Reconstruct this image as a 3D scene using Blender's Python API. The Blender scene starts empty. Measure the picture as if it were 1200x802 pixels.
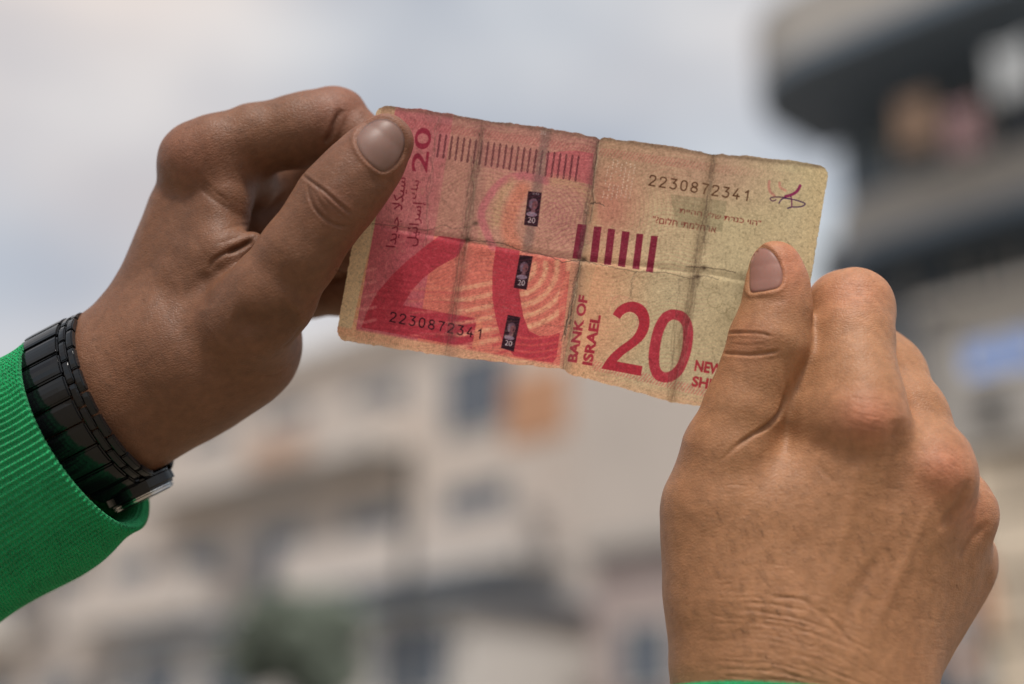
import bpy, bmesh, math, random
import numpy as np
from mathutils import Vector, Matrix
random.seed(7); rng = np.random.default_rng(7)
C = bpy.context.scene
COL = C.collection
R = math.radians

# ------------------------------------------------------------------ camera, sky, sun, exposure
PITCH = 18.0
CAM = Vector((0, 0, 1.65))
D0 = 407.0                      # millimetres from the lens to the banknote
K = 0.0006                      # half-field per picture unit (50 mm lens, 36 mm wide sensor)
cam_d = bpy.data.cameras.new('camera'); cam = bpy.data.objects.new('camera', cam_d); COL.objects.link(cam)
cam.location = CAM; cam.rotation_euler = (R(90 + PITCH), 0, 0)
cam_d.lens = 50; cam_d.sensor_width = 36; cam_d.sensor_fit = 'HORIZONTAL'
cam_d.clip_start = 0.01; cam_d.clip_end = 5000
cam_d.dof.use_dof = True; cam_d.dof.focus_distance = 0.396; cam_d.dof.aperture_fstop = 3.7
C.camera = cam
CM = Matrix.Translation(CAM) @ Matrix.Rotation(R(90 + PITCH), 4, 'X')
CMN = np.array(CM)

SUN_EL, SUN_AZ = 60.0, 172.0      # azimuth clockwise from +Y (the viewing direction)
w = bpy.data.worlds.new('World'); C.world = w; w.use_nodes = True
nt = w.node_tree; nt.nodes.clear()
def wn(t, **k):
    n = nt.nodes.new(t)
    for a, b in k.items(): setattr(n, a, b)
    return n
sky = wn('ShaderNodeTexSky', sky_type='NISHITA', sun_disc=False, sun_elevation=R(SUN_EL), sun_rotation=R(SUN_AZ), dust_density=2.0)
tc = wn('ShaderNodeTexCoord'); mp = wn('ShaderNodeMapping'); mp.inputs['Scale'].default_value = (1, 1, 1.9)
mp.inputs['Location'].default_value = (4.2, 0.7, 1.5)
nz = wn('ShaderNodeTexNoise'); nz.inputs['Scale'].default_value = 2.6; nz.inputs['Detail'].default_value = 3.0
rp = wn('ShaderNodeValToRGB'); rp.color_ramp.elements[0].position = 0.36; rp.color_ramp.elements[1].position = 0.60
nz2 = wn('ShaderNodeTexNoise'); nz2.inputs['Scale'].default_value = 1.7; nz2.inputs['Detail'].default_value = 2.0
cr = wn('ShaderNodeValToRGB')
cr.color_ramp.elements[0].position = 0.38; cr.color_ramp.elements[0].color = (8.8, 7.8, 7.2, 1)
cr.color_ramp.elements[1].position = 0.62; cr.color_ramp.elements[1].color = (7.8, 8.7, 9.3, 1)
mx = wn('ShaderNodeMix', data_type='RGBA')
bg = wn('ShaderNodeBackground'); bg.inputs['Strength'].default_value = 0.10
wo = wn('ShaderNodeOutputWorld')
L = nt.links.new
L(tc.outputs['Generated'], mp.inputs['Vector']); L(mp.outputs[0], nz.inputs['Vector']); L(mp.outputs[0], nz2.inputs['Vector'])
L(nz.outputs['Fac'], rp.inputs['Fac']); L(nz2.outputs['Fac'], cr.inputs['Fac'])
ml = wn('ShaderNodeMath', operation='MULTIPLY_ADD'); ml.inputs[1].default_value = 0.50; ml.inputs[2].default_value = 0.40
L(rp.outputs['Color'], ml.inputs[0]); L(ml.outputs[0], mx.inputs[0])
L(sky.outputs[0], mx.inputs[6]); L(cr.outputs[0], mx.inputs[7]); L(mx.outputs[2], bg.inputs['Color']); L(bg.outputs[0], wo.inputs[0])

sd = bpy.data.lights.new('sun', 'SUN'); sd.energy = 3.4; sd.angle = R(8); sd.color = (1.0, 0.95, 0.88)
so = bpy.data.objects.new('sun', sd); COL.objects.link(so)
sdir = Vector((math.sin(R(SUN_AZ)) * math.cos(R(SUN_EL)), math.cos(R(SUN_AZ)) * math.cos(R(SUN_EL)), math.sin(R(SUN_EL))))
so.rotation_euler = sdir.to_track_quat('Z', 'Y').to_euler(); so.location = (3, -3, 8)
C.view_settings.view_transform = 'Standard'; C.view_settings.look = 'None'
C.view_settings.exposure = 0.0; C.view_settings.gamma = 1.0
C.render.engine = 'CYCLES'
C.cycles.use_denoising = True
try: C.cycles.denoiser = 'OPENIMAGEDENOISE'; C.cycles.denoising_prefilter = 'ACCURATE'
except Exception: pass
C.cycles.max_bounces = 8; C.cycles.transparent_max_bounces = 8

# ------------------------------------------------------------------ helpers
def lin(c):
    c = np.asarray(c, float) / 255.0
    return tuple(np.where(c <= 0.04045, c / 12.92, ((c + 0.055) / 1.055) ** 2.4))
def P(px, py, z=0.0):            # picture units + millimetres towards the viewer -> camera space, mm
    D = D0 - z
    return np.array([(px - 600) * K * D, (401 - py) * K * D, -D])
def rad(r, z=0.0): return r * K * (D0 - z)
def project(p):
    D = -p[:, 2]
    return p[:, 0] / D / K + 600, 401 - p[:, 1] / D / K
def to_world(p):                 # camera space mm -> world m
    q = np.asarray(p, float).reshape(-1, 3) * 0.001
    return q @ CMN[:3, :3].T + CMN[:3, 3]

def setp(o, label=None, cat=None, group=None, kind=None):
    if label: o['label'] = label
    if cat: o['category'] = cat
    if group: o['group'] = group
    if kind: o['kind'] = kind
    return o
def empty(name, loc, label=None, cat=None, group=None):
    o = bpy.data.objects.new(name, None); COL.objects.link(o); o.location = loc; o.empty_display_size = 0.02
    bpy.context.view_layer.update()
    return setp(o, label, cat, group)
def link(name, me, mat=None, parent=None):
    o = bpy.data.objects.new(name, me); COL.objects.link(o)
    if mat is not None and not me.materials: me.materials.append(mat)
    if parent is not None: o.parent = parent
    return o
def world_mesh(name, V, F, mat, parent=None, origin=None, smooth=True, mi=None):
    """V in world metres; the mesh origin sits at 'origin' (or the parent's place)."""
    if parent is not None:
        org = np.array(parent_world(parent))
    elif origin is not None: org = np.array(origin)
    else: org = V.mean(axis=0)
    me = bpy.data.meshes.new(name)
    if isinstance(F, np.ndarray):
        n, k = F.shape
        me.vertices.add(len(V)); me.vertices.foreach_set('co', (V - org).astype(np.float32).ravel())
        me.loops.add(n * k); me.loops.foreach_set('vertex_index', F.astype(np.int32).ravel())
        me.polygons.add(n); me.polygons.foreach_set('loop_start', np.arange(0, n * k, k, dtype=np.int32))
        me.update(calc_edges=True)
    else:
        me.from_pydata([tuple(v) for v in (V - org)], [], F); me.update()
    me.validate()
    if smooth: me.polygons.foreach_set('use_smooth', np.ones(len(me.polygons), bool))
    o = link(name, me, mat, parent)
    if parent is None: o.location = org
    return o
WORLD_OF = {}
def parent_world(o):
    p = Vector((0, 0, 0))
    while o is not None: p = p + o.location; o = o.parent
    return p

def material(name, color, rough=0.7, metal=0.0, bump=None, noise=None, spec=0.5, **kw):
    """noise=(scale, amount) varies the colour, bump=(scale, strength, distance) the relief."""
    m = bpy.data.materials.new(name); m.use_nodes = True
    t = m.node_tree; b = t.nodes['Principled BSDF']
    b.inputs['Base Color'].default_value = (*color[:3], 1); b.inputs['Roughness'].default_value = rough
    b.inputs['Metallic'].default_value = metal; b.inputs['Specular IOR Level'].default_value = spec
    for k, v in kw.items(): b.inputs[k].default_value = v
    co = t.nodes.new('ShaderNodeTexCoord')
    if noise:
        n = t.nodes.new('ShaderNodeTexNoise'); n.inputs['Scale'].default_value = noise[0]; n.inputs['Detail'].default_value = 5
        t.links.new(co.outputs['Object'], n.inputs['Vector'])
        mm = t.nodes.new('ShaderNodeMix'); mm.data_type = 'RGBA'
        a = noise[1]
        mm.inputs[6].default_value = (*[c * (1 - a) for c in color[:3]], 1); mm.inputs[7].default_value = (*[min(1, c * (1 + a)) for c in color[:3]], 1)
        t.links.new(n.outputs['Fac'], mm.inputs[0]); t.links.new(mm.outputs[2], b.inputs['Base Color'])
    if bump:
        n2 = t.nodes.new('ShaderNodeTexNoise'); n2.inputs['Scale'].default_value = bump[0]; n2.inputs['Detail'].default_value = 4
        t.links.new(co.outputs['Object'], n2.inputs['Vector'])
        bp = t.nodes.new('ShaderNodeBump'); bp.inputs['Strength'].default_value = bump[1]; bp.inputs['Distance'].default_value = bump[2]
        t.links.new(n2.outputs['Fac'], bp.inputs['Height']); t.links.new(bp.outputs[0], b.inputs['Normal'])
    return m

class MB:
    """collects boxes in a local frame (x along, y out, z up) and links them as one mesh"""
    def __init__(s): s.V = []; s.F = []
    def box(s, x0, x1, y0, y1, z0, z1):
        b = len(s.V)
        s.V += [(x, y, z) for x in (x0, x1) for y in (y0, y1) for z in (z0, z1)]
        s.F += [tuple(b + i for i in f) for f in ((0, 1, 3, 2), (4, 6, 7, 5), (0, 4, 5, 1), (2, 3, 7, 6), (0, 2, 6, 4), (1, 5, 7, 3))]
        return s
    def prism(s, pts, z0, z1):
        b = len(s.V); n = len(pts)
        s.V += [(x, y, z0) for x, y in pts] + [(x, y, z1) for x, y in pts]
        s.F += [tuple(b + i for i in range(n))[::-1], tuple(b + n + i for i in range(n))]
        s.F += [(b + i, b + (i + 1) % n, b + n + (i + 1) % n, b + n + i) for i in range(n)]
        return s
    def mesh(s, name, bevel=0.0):
        me = bpy.data.meshes.new(name); me.from_pydata(s.V, [], s.F); me.update()
        bm = bmesh.new(); bm.from_mesh(me); bmesh.ops.recalc_face_normals(bm, faces=bm.faces)
        if bevel: bmesh.ops.bevel(bm, geom=bm.edges[:], offset=bevel, segments=1, affect='EDGES')
        bm.to_mesh(me); bm.free(); return me

# ------------------------------------------------------------------ implicit surfaces for the hands
def smin(a, b, k):
    m = np.minimum(a, b)
    if k <= 0: return m
    h = np.maximum(k - np.abs(a - b), 0)
    return m - h * h * np.float32(0.25 / k)
def cone(p, a, b, ra, rb, flat=None):
    ba = b - a; L2 = float(ba @ ba) + 1e-9
    pa = p - a
    t = np.clip(pa @ (ba / np.float32(L2)), 0, 1)
    q = pa - t[:, None] * ba
    d2 = np.einsum('ij,ij->i', q, q)
    if flat is not None:
        n, f = flat
        c = q @ n
        d2 = d2 + c * c * np.float32(1 / f ** 2 - 1)
    return np.sqrt(d2) - (np.float32(ra) + np.float32(rb - ra) * t)
class Sdf:
    def __init__(s): s.ops = []
    def add(s, a, b, ra, rb, k=3.0, flat=None, cut=False):
        """a, b = (px, py, z); radii in picture units at the depth of their point"""
        A = P(*a).astype(np.float32); B = P(*b).astype(np.float32)
        fl = None
        if flat is not None:
            n = np.array(flat[0], float); n /= np.linalg.norm(n); fl = (n.astype(np.float32), flat[1])
        s.ops.append((A, B, rad(ra, a[2]), rad(rb, b[2]), k, fl, cut))
    def chain(s, pts, k0, k=2.5, flat=None):
        """pts = [(px, py, z, r)...]; its own smooth union, then joined with k0"""
        s.ops.append(('chain', [(P(*q[:3]).astype(np.float32), rad(q[3], q[2])) for q in pts], k, k0))
    def __call__(s, p):
        p = np.asarray(p, np.float32)
        if len(p) > 40000:
            return np.concatenate([s(p[i:i + 40000]) for i in range(0, len(p), 40000)])
        d = None
        for op in s.ops:
            if isinstance(op[0], str):
                _, pts, k, k0 = op; e = None
                for (a, ra), (b, rb) in zip(pts[:-1], pts[1:]):
                    c = cone(p, a, b, ra, rb); e = c if e is None else smin(e, c, k)
                d = e if d is None else smin(d, e, k0)
            else:
                A, B, ra, rb, k, fl, cut = op
                c = cone(p, A, B, ra, rb, fl)
                if d is None: d = c
                elif cut: d = -smin(-d, c, k)
                else: d = smin(d, c, k)
        return d
    def grad(s, p, e=0.12):
        g = np.zeros_like(p)
        for v in ((1, -1, -1), (-1, -1, 1), (-1, 1, -1), (1, 1, 1)):
            v = np.array(v, np.float32); g += v * s(p + e * v)[:, None]
        return g / (4 * e)
def surface_nets(f, lo, hi, h):
    n = [int(math.ceil((hi[i] - lo[i]) / h)) + 1 for i in range(3)]
    ax = [lo[i] + h * np.arange(n[i], dtype=np.float32) for i in range(3)]
    # a coarse pass first, then the fine values only near the surface
    q = 4; nc = [m // q + 2 for m in n]
    X, Y, Z = np.meshgrid(*[lo[i] + h * q * np.arange(nc[i], dtype=np.float32) for i in range(3)], indexing='ij')
    G = f(np.stack([X.ravel(), Y.ravel(), Z.ravel()], 1).astype(np.float32)).reshape(nc)
    F = np.repeat(np.repeat(np.repeat(G, q, 0), q, 1), q, 2)[q // 2:, q // 2:, q // 2:][:n[0], :n[1], :n[2]].copy()
    near = np.argwhere(np.abs(F) < h * q * 1.25)
    for i in range(0, len(near), 200000):
        c = near[i:i + 200000]
        F[c[:, 0], c[:, 1], c[:, 2]] = f((np.array(lo, np.float32) + np.float32(h) * c.astype(np.float32)))
    S = F < 0
    cnt = np.zeros([m - 1 for m in n], np.int8)
    cs = [(a, b, c) for a in (0, 1) for b in (0, 1) for c in (0, 1)]
    for a, b, c in cs: cnt += S[a:n[0] - 1 + a, b:n[1] - 1 + b, c:n[2] - 1 + c]
    act = np.argwhere((cnt > 0) & (cnt < 8))
    idx = -np.ones(cnt.shape, np.int64); idx[tuple(act.T)] = np.arange(len(act))
    vals = {c: F[act[:, 0] + c[0], act[:, 1] + c[1], act[:, 2] + c[2]] for c in cs}
    acc = np.zeros((len(act), 3)); num = np.zeros(len(act))
    for c in cs:
        for d in range(3):
            if c[d]: continue
            e = list(c); e[d] = 1; e = tuple(e)
            v0, v1 = vals[c], vals[e]; m = (v0 < 0) != (v1 < 0)
            t = np.where(m, v0 / np.where(m, v0 - v1, 1), 0)
            pt = np.tile(np.array(c, float), (len(act), 1)); pt[:, d] += t
            acc += pt * m[:, None]; num += m
    V = np.array(lo) + h * (act + acc / num[:, None])
    Q = []
    for d in range(3):
        a0 = [slice(None)] * 3; a1 = [slice(None)] * 3; a0[d] = slice(0, -1); a1[d] = slice(1, None)
        s0, s1 = S[tuple(a0)], S[tuple(a1)]
        e = np.argwhere(s0 != s1); o1, o2 = (d + 1) % 3, (d + 2) % 3
        e = e[(e[:, o1] > 0) & (e[:, o2] > 0) & (e[:, o1] < n[o1] - 1) & (e[:, o2] < n[o2] - 1)]
        flip = s0[tuple(e.T)]
        def cell(x, y):
            q = e.copy(); q[:, o1] -= x; q[:, o2] -= y; return idx[tuple(q.T)]
        q = np.stack([cell(1, 1), cell(0, 1), cell(0, 0), cell(1, 0)], 1)
        q[~flip] = q[~flip][:, ::-1]
        Q.append(q)
    Q = np.concatenate(Q); Q = Q[(Q >= 0).all(1)]
    return V.astype(np.float32), Q
def settle(f, V, it=3):
    for _ in range(it):
        g = f.grad(V); v = f(V)
        V = (V - (v / np.maximum((g * g).sum(1), 0.2))[:, None] * g).astype(np.float32)
    g = f.grad(V); return V, g / np.linalg.norm(g, axis=1, keepdims=True)
def catmull(pts, n=8, closed=False):
    p = np.array(pts, float); m = len(p); out = []
    rg = range(m) if closed else range(m - 1)
    for i in rg:
        g = lambda j: p[j % m] if closed else p[min(max(j, 0), m - 1)]
        a, b, c, d = g(i - 1), g(i), g(i + 1), g(i + 2)
        for t in np.arange(n) / n:
            out.append(0.5 * (2 * b + (c - a) * t + (2 * a - 5 * b + 4 * c - d) * t * t + (3 * b - a - 3 * c + d) * t ** 3))
    if not closed: out.append(p[-1])
    return np.array(out)
def dist_poly(x, y, pts, closed=False):
    """distance to a polyline, and how far along it (0..1)"""
    p = np.asarray(pts); best = np.full(x.shape, 1e9); along = np.zeros(x.shape)
    m = len(p); rg = m if closed else m - 1
    for i in range(rg):
        a = p[i]; b = p[(i + 1) % m]; d = b - a; l2 = d @ d + 1e-12
        t = np.clip(((x - a[0]) * d[0] + (y - a[1]) * d[1]) / l2, 0, 1)
        q = (x - a[0] - t * d[0]) ** 2 + (y - a[1] - t * d[1]) ** 2
        m_ = q < best; best = np.where(m_, q, best); along = np.where(m_, (i + t) / rg, along)
    return np.sqrt(best), along
def inside(x, y, pts):
    p = np.asarray(pts); r = np.zeros(x.shape, bool); m = len(p)
    for i in range(m):
        x0, y0 = p[i]; x1, y1 = p[(i + 1) % m]
        if y0 == y1: continue
        r ^= ((y0 > y) != (y1 > y)) & (x < (x1 - x0) * (y - y0) / (y1 - y0) + x0)
    return r

# ------------------------------------------------------------------ the town behind
def ray(px, py):
    v = np.array([(px - 600) * K, (401 - py) * K, -1.0]); return CMN[:3, :3] @ v
class Wall:
    """a facade plane: s runs along it (towards the near, right end), h up; local y points out of the wall"""
    def __init__(s, px, py, dist, vp=-1200):
        d = ray(px, py); s.o = np.array(CAM) + d * dist
        r = ray(vp, 942); r[2] = 0; r /= np.linalg.norm(r); s.d = -r                  # towards the near end
        s.n = np.array([s.d[1], -s.d[0], 0.0])
        if s.n @ ray(600, 401) > 0: s.n = -s.n
        s.o = s.o.copy(); s.o[2] = 0
        # local frame: x along, y = into the building is negative
        s.M = Matrix((( s.d[0], s.n[0], 0, s.o[0]), (s.d[1], s.n[1], 0, s.o[1]), (0, 0, 1, 0), (0, 0, 0, 1)))
    def at(s, px, py, out=0.0):
        """where the sight line through a picture point meets the plane 'out' metres in front of the wall: (s, h)"""
        r = ray(px, py); o = np.array(CAM) - (s.o + s.n * out); t = -(o @ s.n) / (r @ s.n); q = np.array(CAM) + r * t - s.o
        return q @ s.d, q[2]
def thing_at(name, wall, s0, label, cat, group=None, y=0.0, z=0.0):
    e = empty(name, (0, 0, 0), label, cat, group)
    e.matrix_world = wall.M @ Matrix.Translation((s0, y, z)); return e
def part(name, mb, mat, parent, bevel=0.0, loc=(0, 0, 0)):
    me = mb.mesh(name, bevel); o = link(name, me, mat, parent); o.location = loc; return o
def share(o, loc, parent, name=None):
    c = o.copy(); COL.objects.link(c); c.parent = parent; c.location = loc
    if name: c.name = name
    for ch in o.children: d = ch.copy(); COL.objects.link(d); d.parent = c
    return c

M_BEIGE = material('beige_stone', (0.58, 0.51, 0.46), 0.9, noise=(0.6, 0.12), bump=(8, 0.3, 0.02))
M_PALE = material('pale_plaster', (0.62, 0.58, 0.54), 0.9, noise=(0.8, 0.10), bump=(10, 0.2, 0.01))
M_SLATE = material('slate_blue_panel', (0.14, 0.18, 0.24), 0.8, noise=(0.8, 0.1))
M_GREY = material('grey_plaster', (0.30, 0.31, 0.33), 0.9, noise=(0.7, 0.12), bump=(10, 0.2, 0.01))
M_CONC = material('grey_concrete', (0.38, 0.36, 0.34), 0.9, noise=(1.1, 0.15), bump=(12, 0.3, 0.01))
M_DARKB = material('dark_blue_grey', (0.13, 0.17, 0.22), 0.6, noise=(0.9, 0.15))  # on the tower this colour carries the shade under the decks
M_GLASS = material('dark_glass', (0.06, 0.085, 0.125), 0.12, spec=0.6)
M_BGLASS = material('bright_blue_glass', (0.22, 0.42, 0.95), 0.5, spec=0.15)
M_FRAME = material('pale_frame', (0.60, 0.57, 0.52), 0.5)
M_ORANGE = material('orange_cloth', (0.50, 0.27, 0.16), 0.9, noise=(3, 0.15))
M_ASPH = material('asphalt', (0.05, 0.05, 0.052), 0.95, noise=(4, 0.3), bump=(60, 0.5, 0.01))
M_EARTH = material('dry_ground', (0.22, 0.18, 0.13), 1.0, noise=(0.3, 0.3), bump=(3, 0.5, 0.1))
M_LEAF = material('leaves', (0.17, 0.20, 0.16), 0.7, noise=(2, 0.4))
M_BARK = material('bark', (0.13, 0.10, 0.075), 0.9, noise=(6, 0.3), bump=(30, 0.6, 0.02))
M_METAL = material('dark_metal', (0.05, 0.052, 0.055), 0.5, 0.6)

# ground sheet and road
g = MB(); me = bpy.data.meshes.new('ground')
gx = np.linspace(-1, 1, 41); gx = np.sign(gx) * np.abs(gx) ** 2.2 * 1600
gv = [(x, y, 0.0) for y in gx for x in gx]; gf = [(j * 41 + i, j * 41 + i + 1, (j + 1) * 41 + i + 1, (j + 1) * 41 + i) for j in range(40) for i in range(40)]
me.from_pydata(gv, [], gf); o = link('ground', me, M_EARTH); setp(o, kind='structure')
WA = Wall(480, 600, 38.0)
WB = Wall(1060, 200, 24.0)
WC = Wall(1150, 640, 9.0)
def facing_strip(name, wall, s0, s1, y0, y1, z, mat):
    m = MB().box(s0, s1, y0, y1, -0.3 + z, z); o = part(name, m, mat, None); o.matrix_world = wall.M.copy(); setp(o, kind='structure'); return o
facing_strip('road', WA, -90, 34, 5.0, 13.0, 0.004 + 0.01, M_ASPH)
facing_strip('pavement', WA, -90, 34, 1.9, 5.0, 0.14, M_CONC)

def window_parts(root, x, z, w, h, glass=M_GLASS, proto={}):
    key = (round(w, 2), round(h, 2), glass.name)
    if key in proto:
        return share(proto[key], (x, 0, z), root)
    fr = MB(); t = 0.07
    fr.box(0, w, -0.06, 0.05, 0, t); fr.box(0, w, -0.06, 0.05, h - t, h); fr.box(0, t, -0.06, 0.05, t, h - t); fr.box(w - t, w, -0.06, 0.05, t, h - t); fr.box(w / 2 - .03, w / 2 + .03, -0.05, 0.04, t, h - t)
    f = part('window', fr, M_FRAME, root, loc=(x, 0, z))
    part('pane', MB().box(t, w / 2 - .03, -0.03, 0.0, t, h - t), glass, f); part('pane', MB().box(w / 2 + .03, w - t, -0.03, 0.0, t, h - t), glass, f)
    proto[key] = f; return f
def slab_pts(x0, x1, y0, y1, r=1.0, n=6):
    """a balcony outline with rounded outer corners"""
    p = [(x0, y0)]
    p += [(x0 + r - r * math.cos(t), y1 - r + r * math.sin(t)) for t in np.linspace(0, math.pi / 2, n)]
    p += [(x1 - r + r * math.sin(t), y1 - r + r * math.cos(t)) for t in np.linspace(0, math.pi / 2, n)]
    return p + [(x1, y0)]

# --- long terraced block across the lower left of the view
rngb = random.Random(4)
s0, _ = WA.at(-60, 600); s1, _ = WA.at(672, 600); _, roof_h = WA.at(480, 389)
LA = s1 - s0
A = thing_at('apartment_block', WA, s0, 'long beige apartment block with stacked balconies below the banknote', 'building')
n_fl = max(3, int(roof_h / 3.15)); fh = roof_h / n_fl
# the wall is built bay by bay around its openings
bay = 4.1; nb = int(LA / bay); wall = MB(); reveal = MB()
for f_ in range(n_fl):
    z0 = f_ * fh; sill, head = (0.0, 2.5)
    for k in range(nb + 1):
        xa = k * bay; xb = min(LA, xa + bay)
        if xb - xa < 3.6: wall.box(xa, xb, -0.3, 0, z0, z0 + fh); continue
        wall.box(xa, xa + 0.75, -0.3, 0, z0, z0 + fh); wall.box(xb - 0.75, xb, -0.3, 0, z0, z0 + fh)
        wall.box(xa + 0.75, xb - 0.75, -0.3, 0, z0 + 2.45, z0 + fh)
        wall.box(xa + 0.75, xb - 0.75, -0.3, 0, z0, z0 + 0.18)
wall.box(0, LA, -14, -0.3, 0, 0.2); wall.box(0, 0.3, -14, -0.31, 0.2, roof_h); wall.box(LA - 0.3, LA, -14, -0.31, 0.2, roof_h)
part('wall', wall, M_BEIGE, A)
part('back_wall', MB().box(0.3, LA - 0.3, -14, -13.7, 0.21, roof_h), M_BEIGE, A)
part('room_wall', MB().box(0.31, LA - 0.31, -2.6, -2.5, 0.21, roof_h - 0.05), M_GREY, A)
part('roof', MB().box(-0.2, LA + 0.2, -14.2, 0.35, roof_h + 0.003, roof_h + 0.35), M_PALE, A)
for f_ in range(n_fl):
    z0 = f_ * fh
    for k in range(nb):
        if (k * bay + bay) > LA: continue
        window_parts(A, k * bay + 0.78, z0 + 0.2, bay - 1.56, 2.22)
    if f_ == 0: continue
    # balconies: groups of bays with a solid parapet
    k = rngb.randint(0, 1)
    while k < nb - 1:
        wd = rngb.choice([2, 3, 3]); xa = k * bay + 0.15; xb = min(LA - 0.1, (k + wd) * bay - 0.15)
        bal = part('balcony', MB().prism(slab_pts(xa, xb, 0.01, 1.7, 0.5), -0.12, 0.1), M_PALE, A, loc=(0, 0, z0))
        par = MB(); par.box(xa + .03, xb - .03, 1.58, 1.68, 0.1, 1.15); par.box(xa + .03, xa + .13, 0.02, 1.58, 0.1, 1.15); par.box(xb - .13, xb - .03, 0.02, 1.58, 0.1, 1.15)
        part('parapet', par, rngb.choice([M_PALE, M_BEIGE, M_SLATE, M_PALE, M_GREY]), bal)
        k += wd + rngb.choice([0, 1])
# --- lower pale house in front of it, bottom centre
WD = Wall(560, 760, 30.0)
s0, h0 = WD.at(150, 745); s1, _ = WD.at(640, 745)
Hh = WD.at(560, 700)[1]
H = thing_at('low_house', WD, s0, 'low pale house with a dark band of windows at the bottom of the view', 'building')
LH_ = s1 - s0; wl = MB(); x = 0; nbh = int(LH_ / 3.4)
for k in range(nbh):
    xa = k * 3.4
    wl.box(xa, xa + 0.5, -0.25, 0, 0, Hh); wl.box(xa + 2.9, xa + 3.4, -0.25, 0, 0, Hh); wl.box(xa + 0.5, xa + 2.9, -0.25, 0, Hh - 0.35, Hh); wl.box(xa + 0.5, xa + 2.9, -0.25, 0, 0, Hh - 2.1)
    window_parts(H, xa + 0.52, Hh - 2.08, 2.36, 1.7)
wl.box(0, nbh * 3.4, -6, -5.8, 0, Hh - 0.01); wl.box(0, .25, -5.8, -0.26, 0, Hh - .01); wl.box(nbh * 3.4 - .25, nbh * 3.4, -5.8, -.26, 0, Hh - .01)
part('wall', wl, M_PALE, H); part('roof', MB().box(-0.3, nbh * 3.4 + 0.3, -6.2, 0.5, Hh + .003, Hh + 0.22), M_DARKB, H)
part('room_wall', MB().box(0.26, nbh * 3.4 - .26, -2, -1.9, 0, Hh - .02), M_GREY, H)

# --- tall building with sweeping balcony decks, right
sB0, _ = WB.at(985, 200); sB1, _ = WB.at(1420, 200)
LB = sB1 - sB0; topB = 26.0
B = thing_at('balcony_tower', WB, sB0, 'tall building with sweeping beige balcony decks behind the right hand', 'building')
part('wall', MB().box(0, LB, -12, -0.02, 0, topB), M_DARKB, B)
def deck(pxa, pya_top, pya_bot, out, xleft, label=None):
    """one storey band: slab and its solid balustrade, measured on its own front plane"""
    sa, zt = WB.at(pxa, pya_top, out); _, zb = WB.at(pxa, pya_bot, out)
    sl = WB.at(xleft, (pya_top + pya_bot) / 2, out)[0] - sB0
    d = part('balcony', MB().prism(slab_pts(sl, LB, 0.0, out, min(1.6, out * .9)), 0, 0.25), M_DARKB, B, loc=(0, 0, zb))  # dark blue slab: the shade of its underside is put into the colour
    m = MB(); pts = slab_pts(sl, LB, 0.0, out, min(1.6, out * .9)); cx = [(sl + LB) / 2, 0]
    inner = [(min(max(x, sl + .15), LB - .15) if y < 0.01 else sl + .15 + (x - sl) * (LB - sl - .3) / (LB - sl), max(0, y - .15)) for x, y in pts]
    for (x0, y0), (x1, y1), (u1, v1), (u0, v0) in zip(pts[:-1], pts[1:], inner[1:], inner[:-1]):
        m.prism([(x0, y0), (x1, y1), (u1, v1), (u0, v0)], 0.25, zt - zb)
    part('parapet', m, M_CONC, d); return zb, zt
z_a = deck(1040, -60, 34, 3.0, 838)
z_b = deck(1100, 200, 272, 1.5, 940)
z_c = deck(1150, 372, 560, 1.2, 1040)
for px_, pz in ((1095, 130), (1180, 150)):
    sw, zw = WB.at(px_, pz); window_parts(B, sw - sB0 - .8, zw - 1.0, 1.7, 2.0)
for px_ in (1010, 1120, 1200):
    sw, zw = WB.at(px_, 340); window_parts(B, sw - sB0 - .8, zw - 1.0, 1.7, 2.0)
# things out on the decks
def blob_thing(name, wall, px_, py_, out, w_, h_, mat, label, cat):
    s_, z_ = wall.at(px_, py_, out)
    bm = bmesh.new(); bmesh.ops.create_icosphere(bm, subdivisions=3, radius=0.5)
    for v_ in bm.verts:
        n_ = 1 + 0.18 * math.sin(v_.co.x * 9 + v_.co.z * 7) + 0.12 * math.sin(v_.co.y * 13 + 2)
        v_.co = Vector((v_.co.x * w_ * n_, v_.co.y * 0.5 * w_ * n_, v_.co.z * h_ * n_))
    me = bpy.data.meshes.new(name); bm.to_mesh(me); bm.free(); me.polygons.foreach_set('use_smooth', [True] * len(me.polygons))
    o = link(name, me, mat); o.matrix_world = wall.M @ Matrix.Translation((s_, out, z_)); return setp(o, label, cat)
def hung_cloth(name, wall, px_, py_, out, w_, h_, mat, label, cat):
    s_, z_ = wall.at(px_, py_, out); n = 14; V = []; F = []
    for sgn in (0.02, -0.02):
        for j in range(n + 1):
            for i in range(n + 1):
                u, v_ = i / n, j / n; V.append((w_ * (u - .5), 0.06 * math.sin(u * 17 + v_) * (0.3 + v_) + sgn, h_ * (.5 - v_) - 0.05 * math.sin(u * 3.1)))
    k = (n + 1) ** 2
    for b_ in (0, k):
        for j in range(n):
            for i in range(n):
                q = (b_ + j * (n + 1) + i, b_ + j * (n + 1) + i + 1, b_ + (j + 1) * (n + 1) + i + 1, b_ + (j + 1) * (n + 1) + i); F.append(q if b_ == 0 else q[::-1])
    rim = [i for i in range(n + 1)] + [(j + 1) * (n + 1) - 1 for j in range(1, n + 1)] + [n * (n + 1) + i for i in range(n - 1, -1, -1)] + [j * (n + 1) for j in range(n - 1, 0, -1)]
    for a_, b_ in zip(rim, rim[1:] + rim[:1]): F.append((b_, a_, a_ + k, b_ + k))
    me = bpy.data.meshes.new(name); me.from_pydata(V, [], F); me.polygons.foreach_set('use_smooth', [True] * len(me.polygons)); o = link(name, me, mat)
    o.matrix_world = wall.M @ Matrix.Translation((s_, out, z_)); return setp(o, label, cat)
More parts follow.
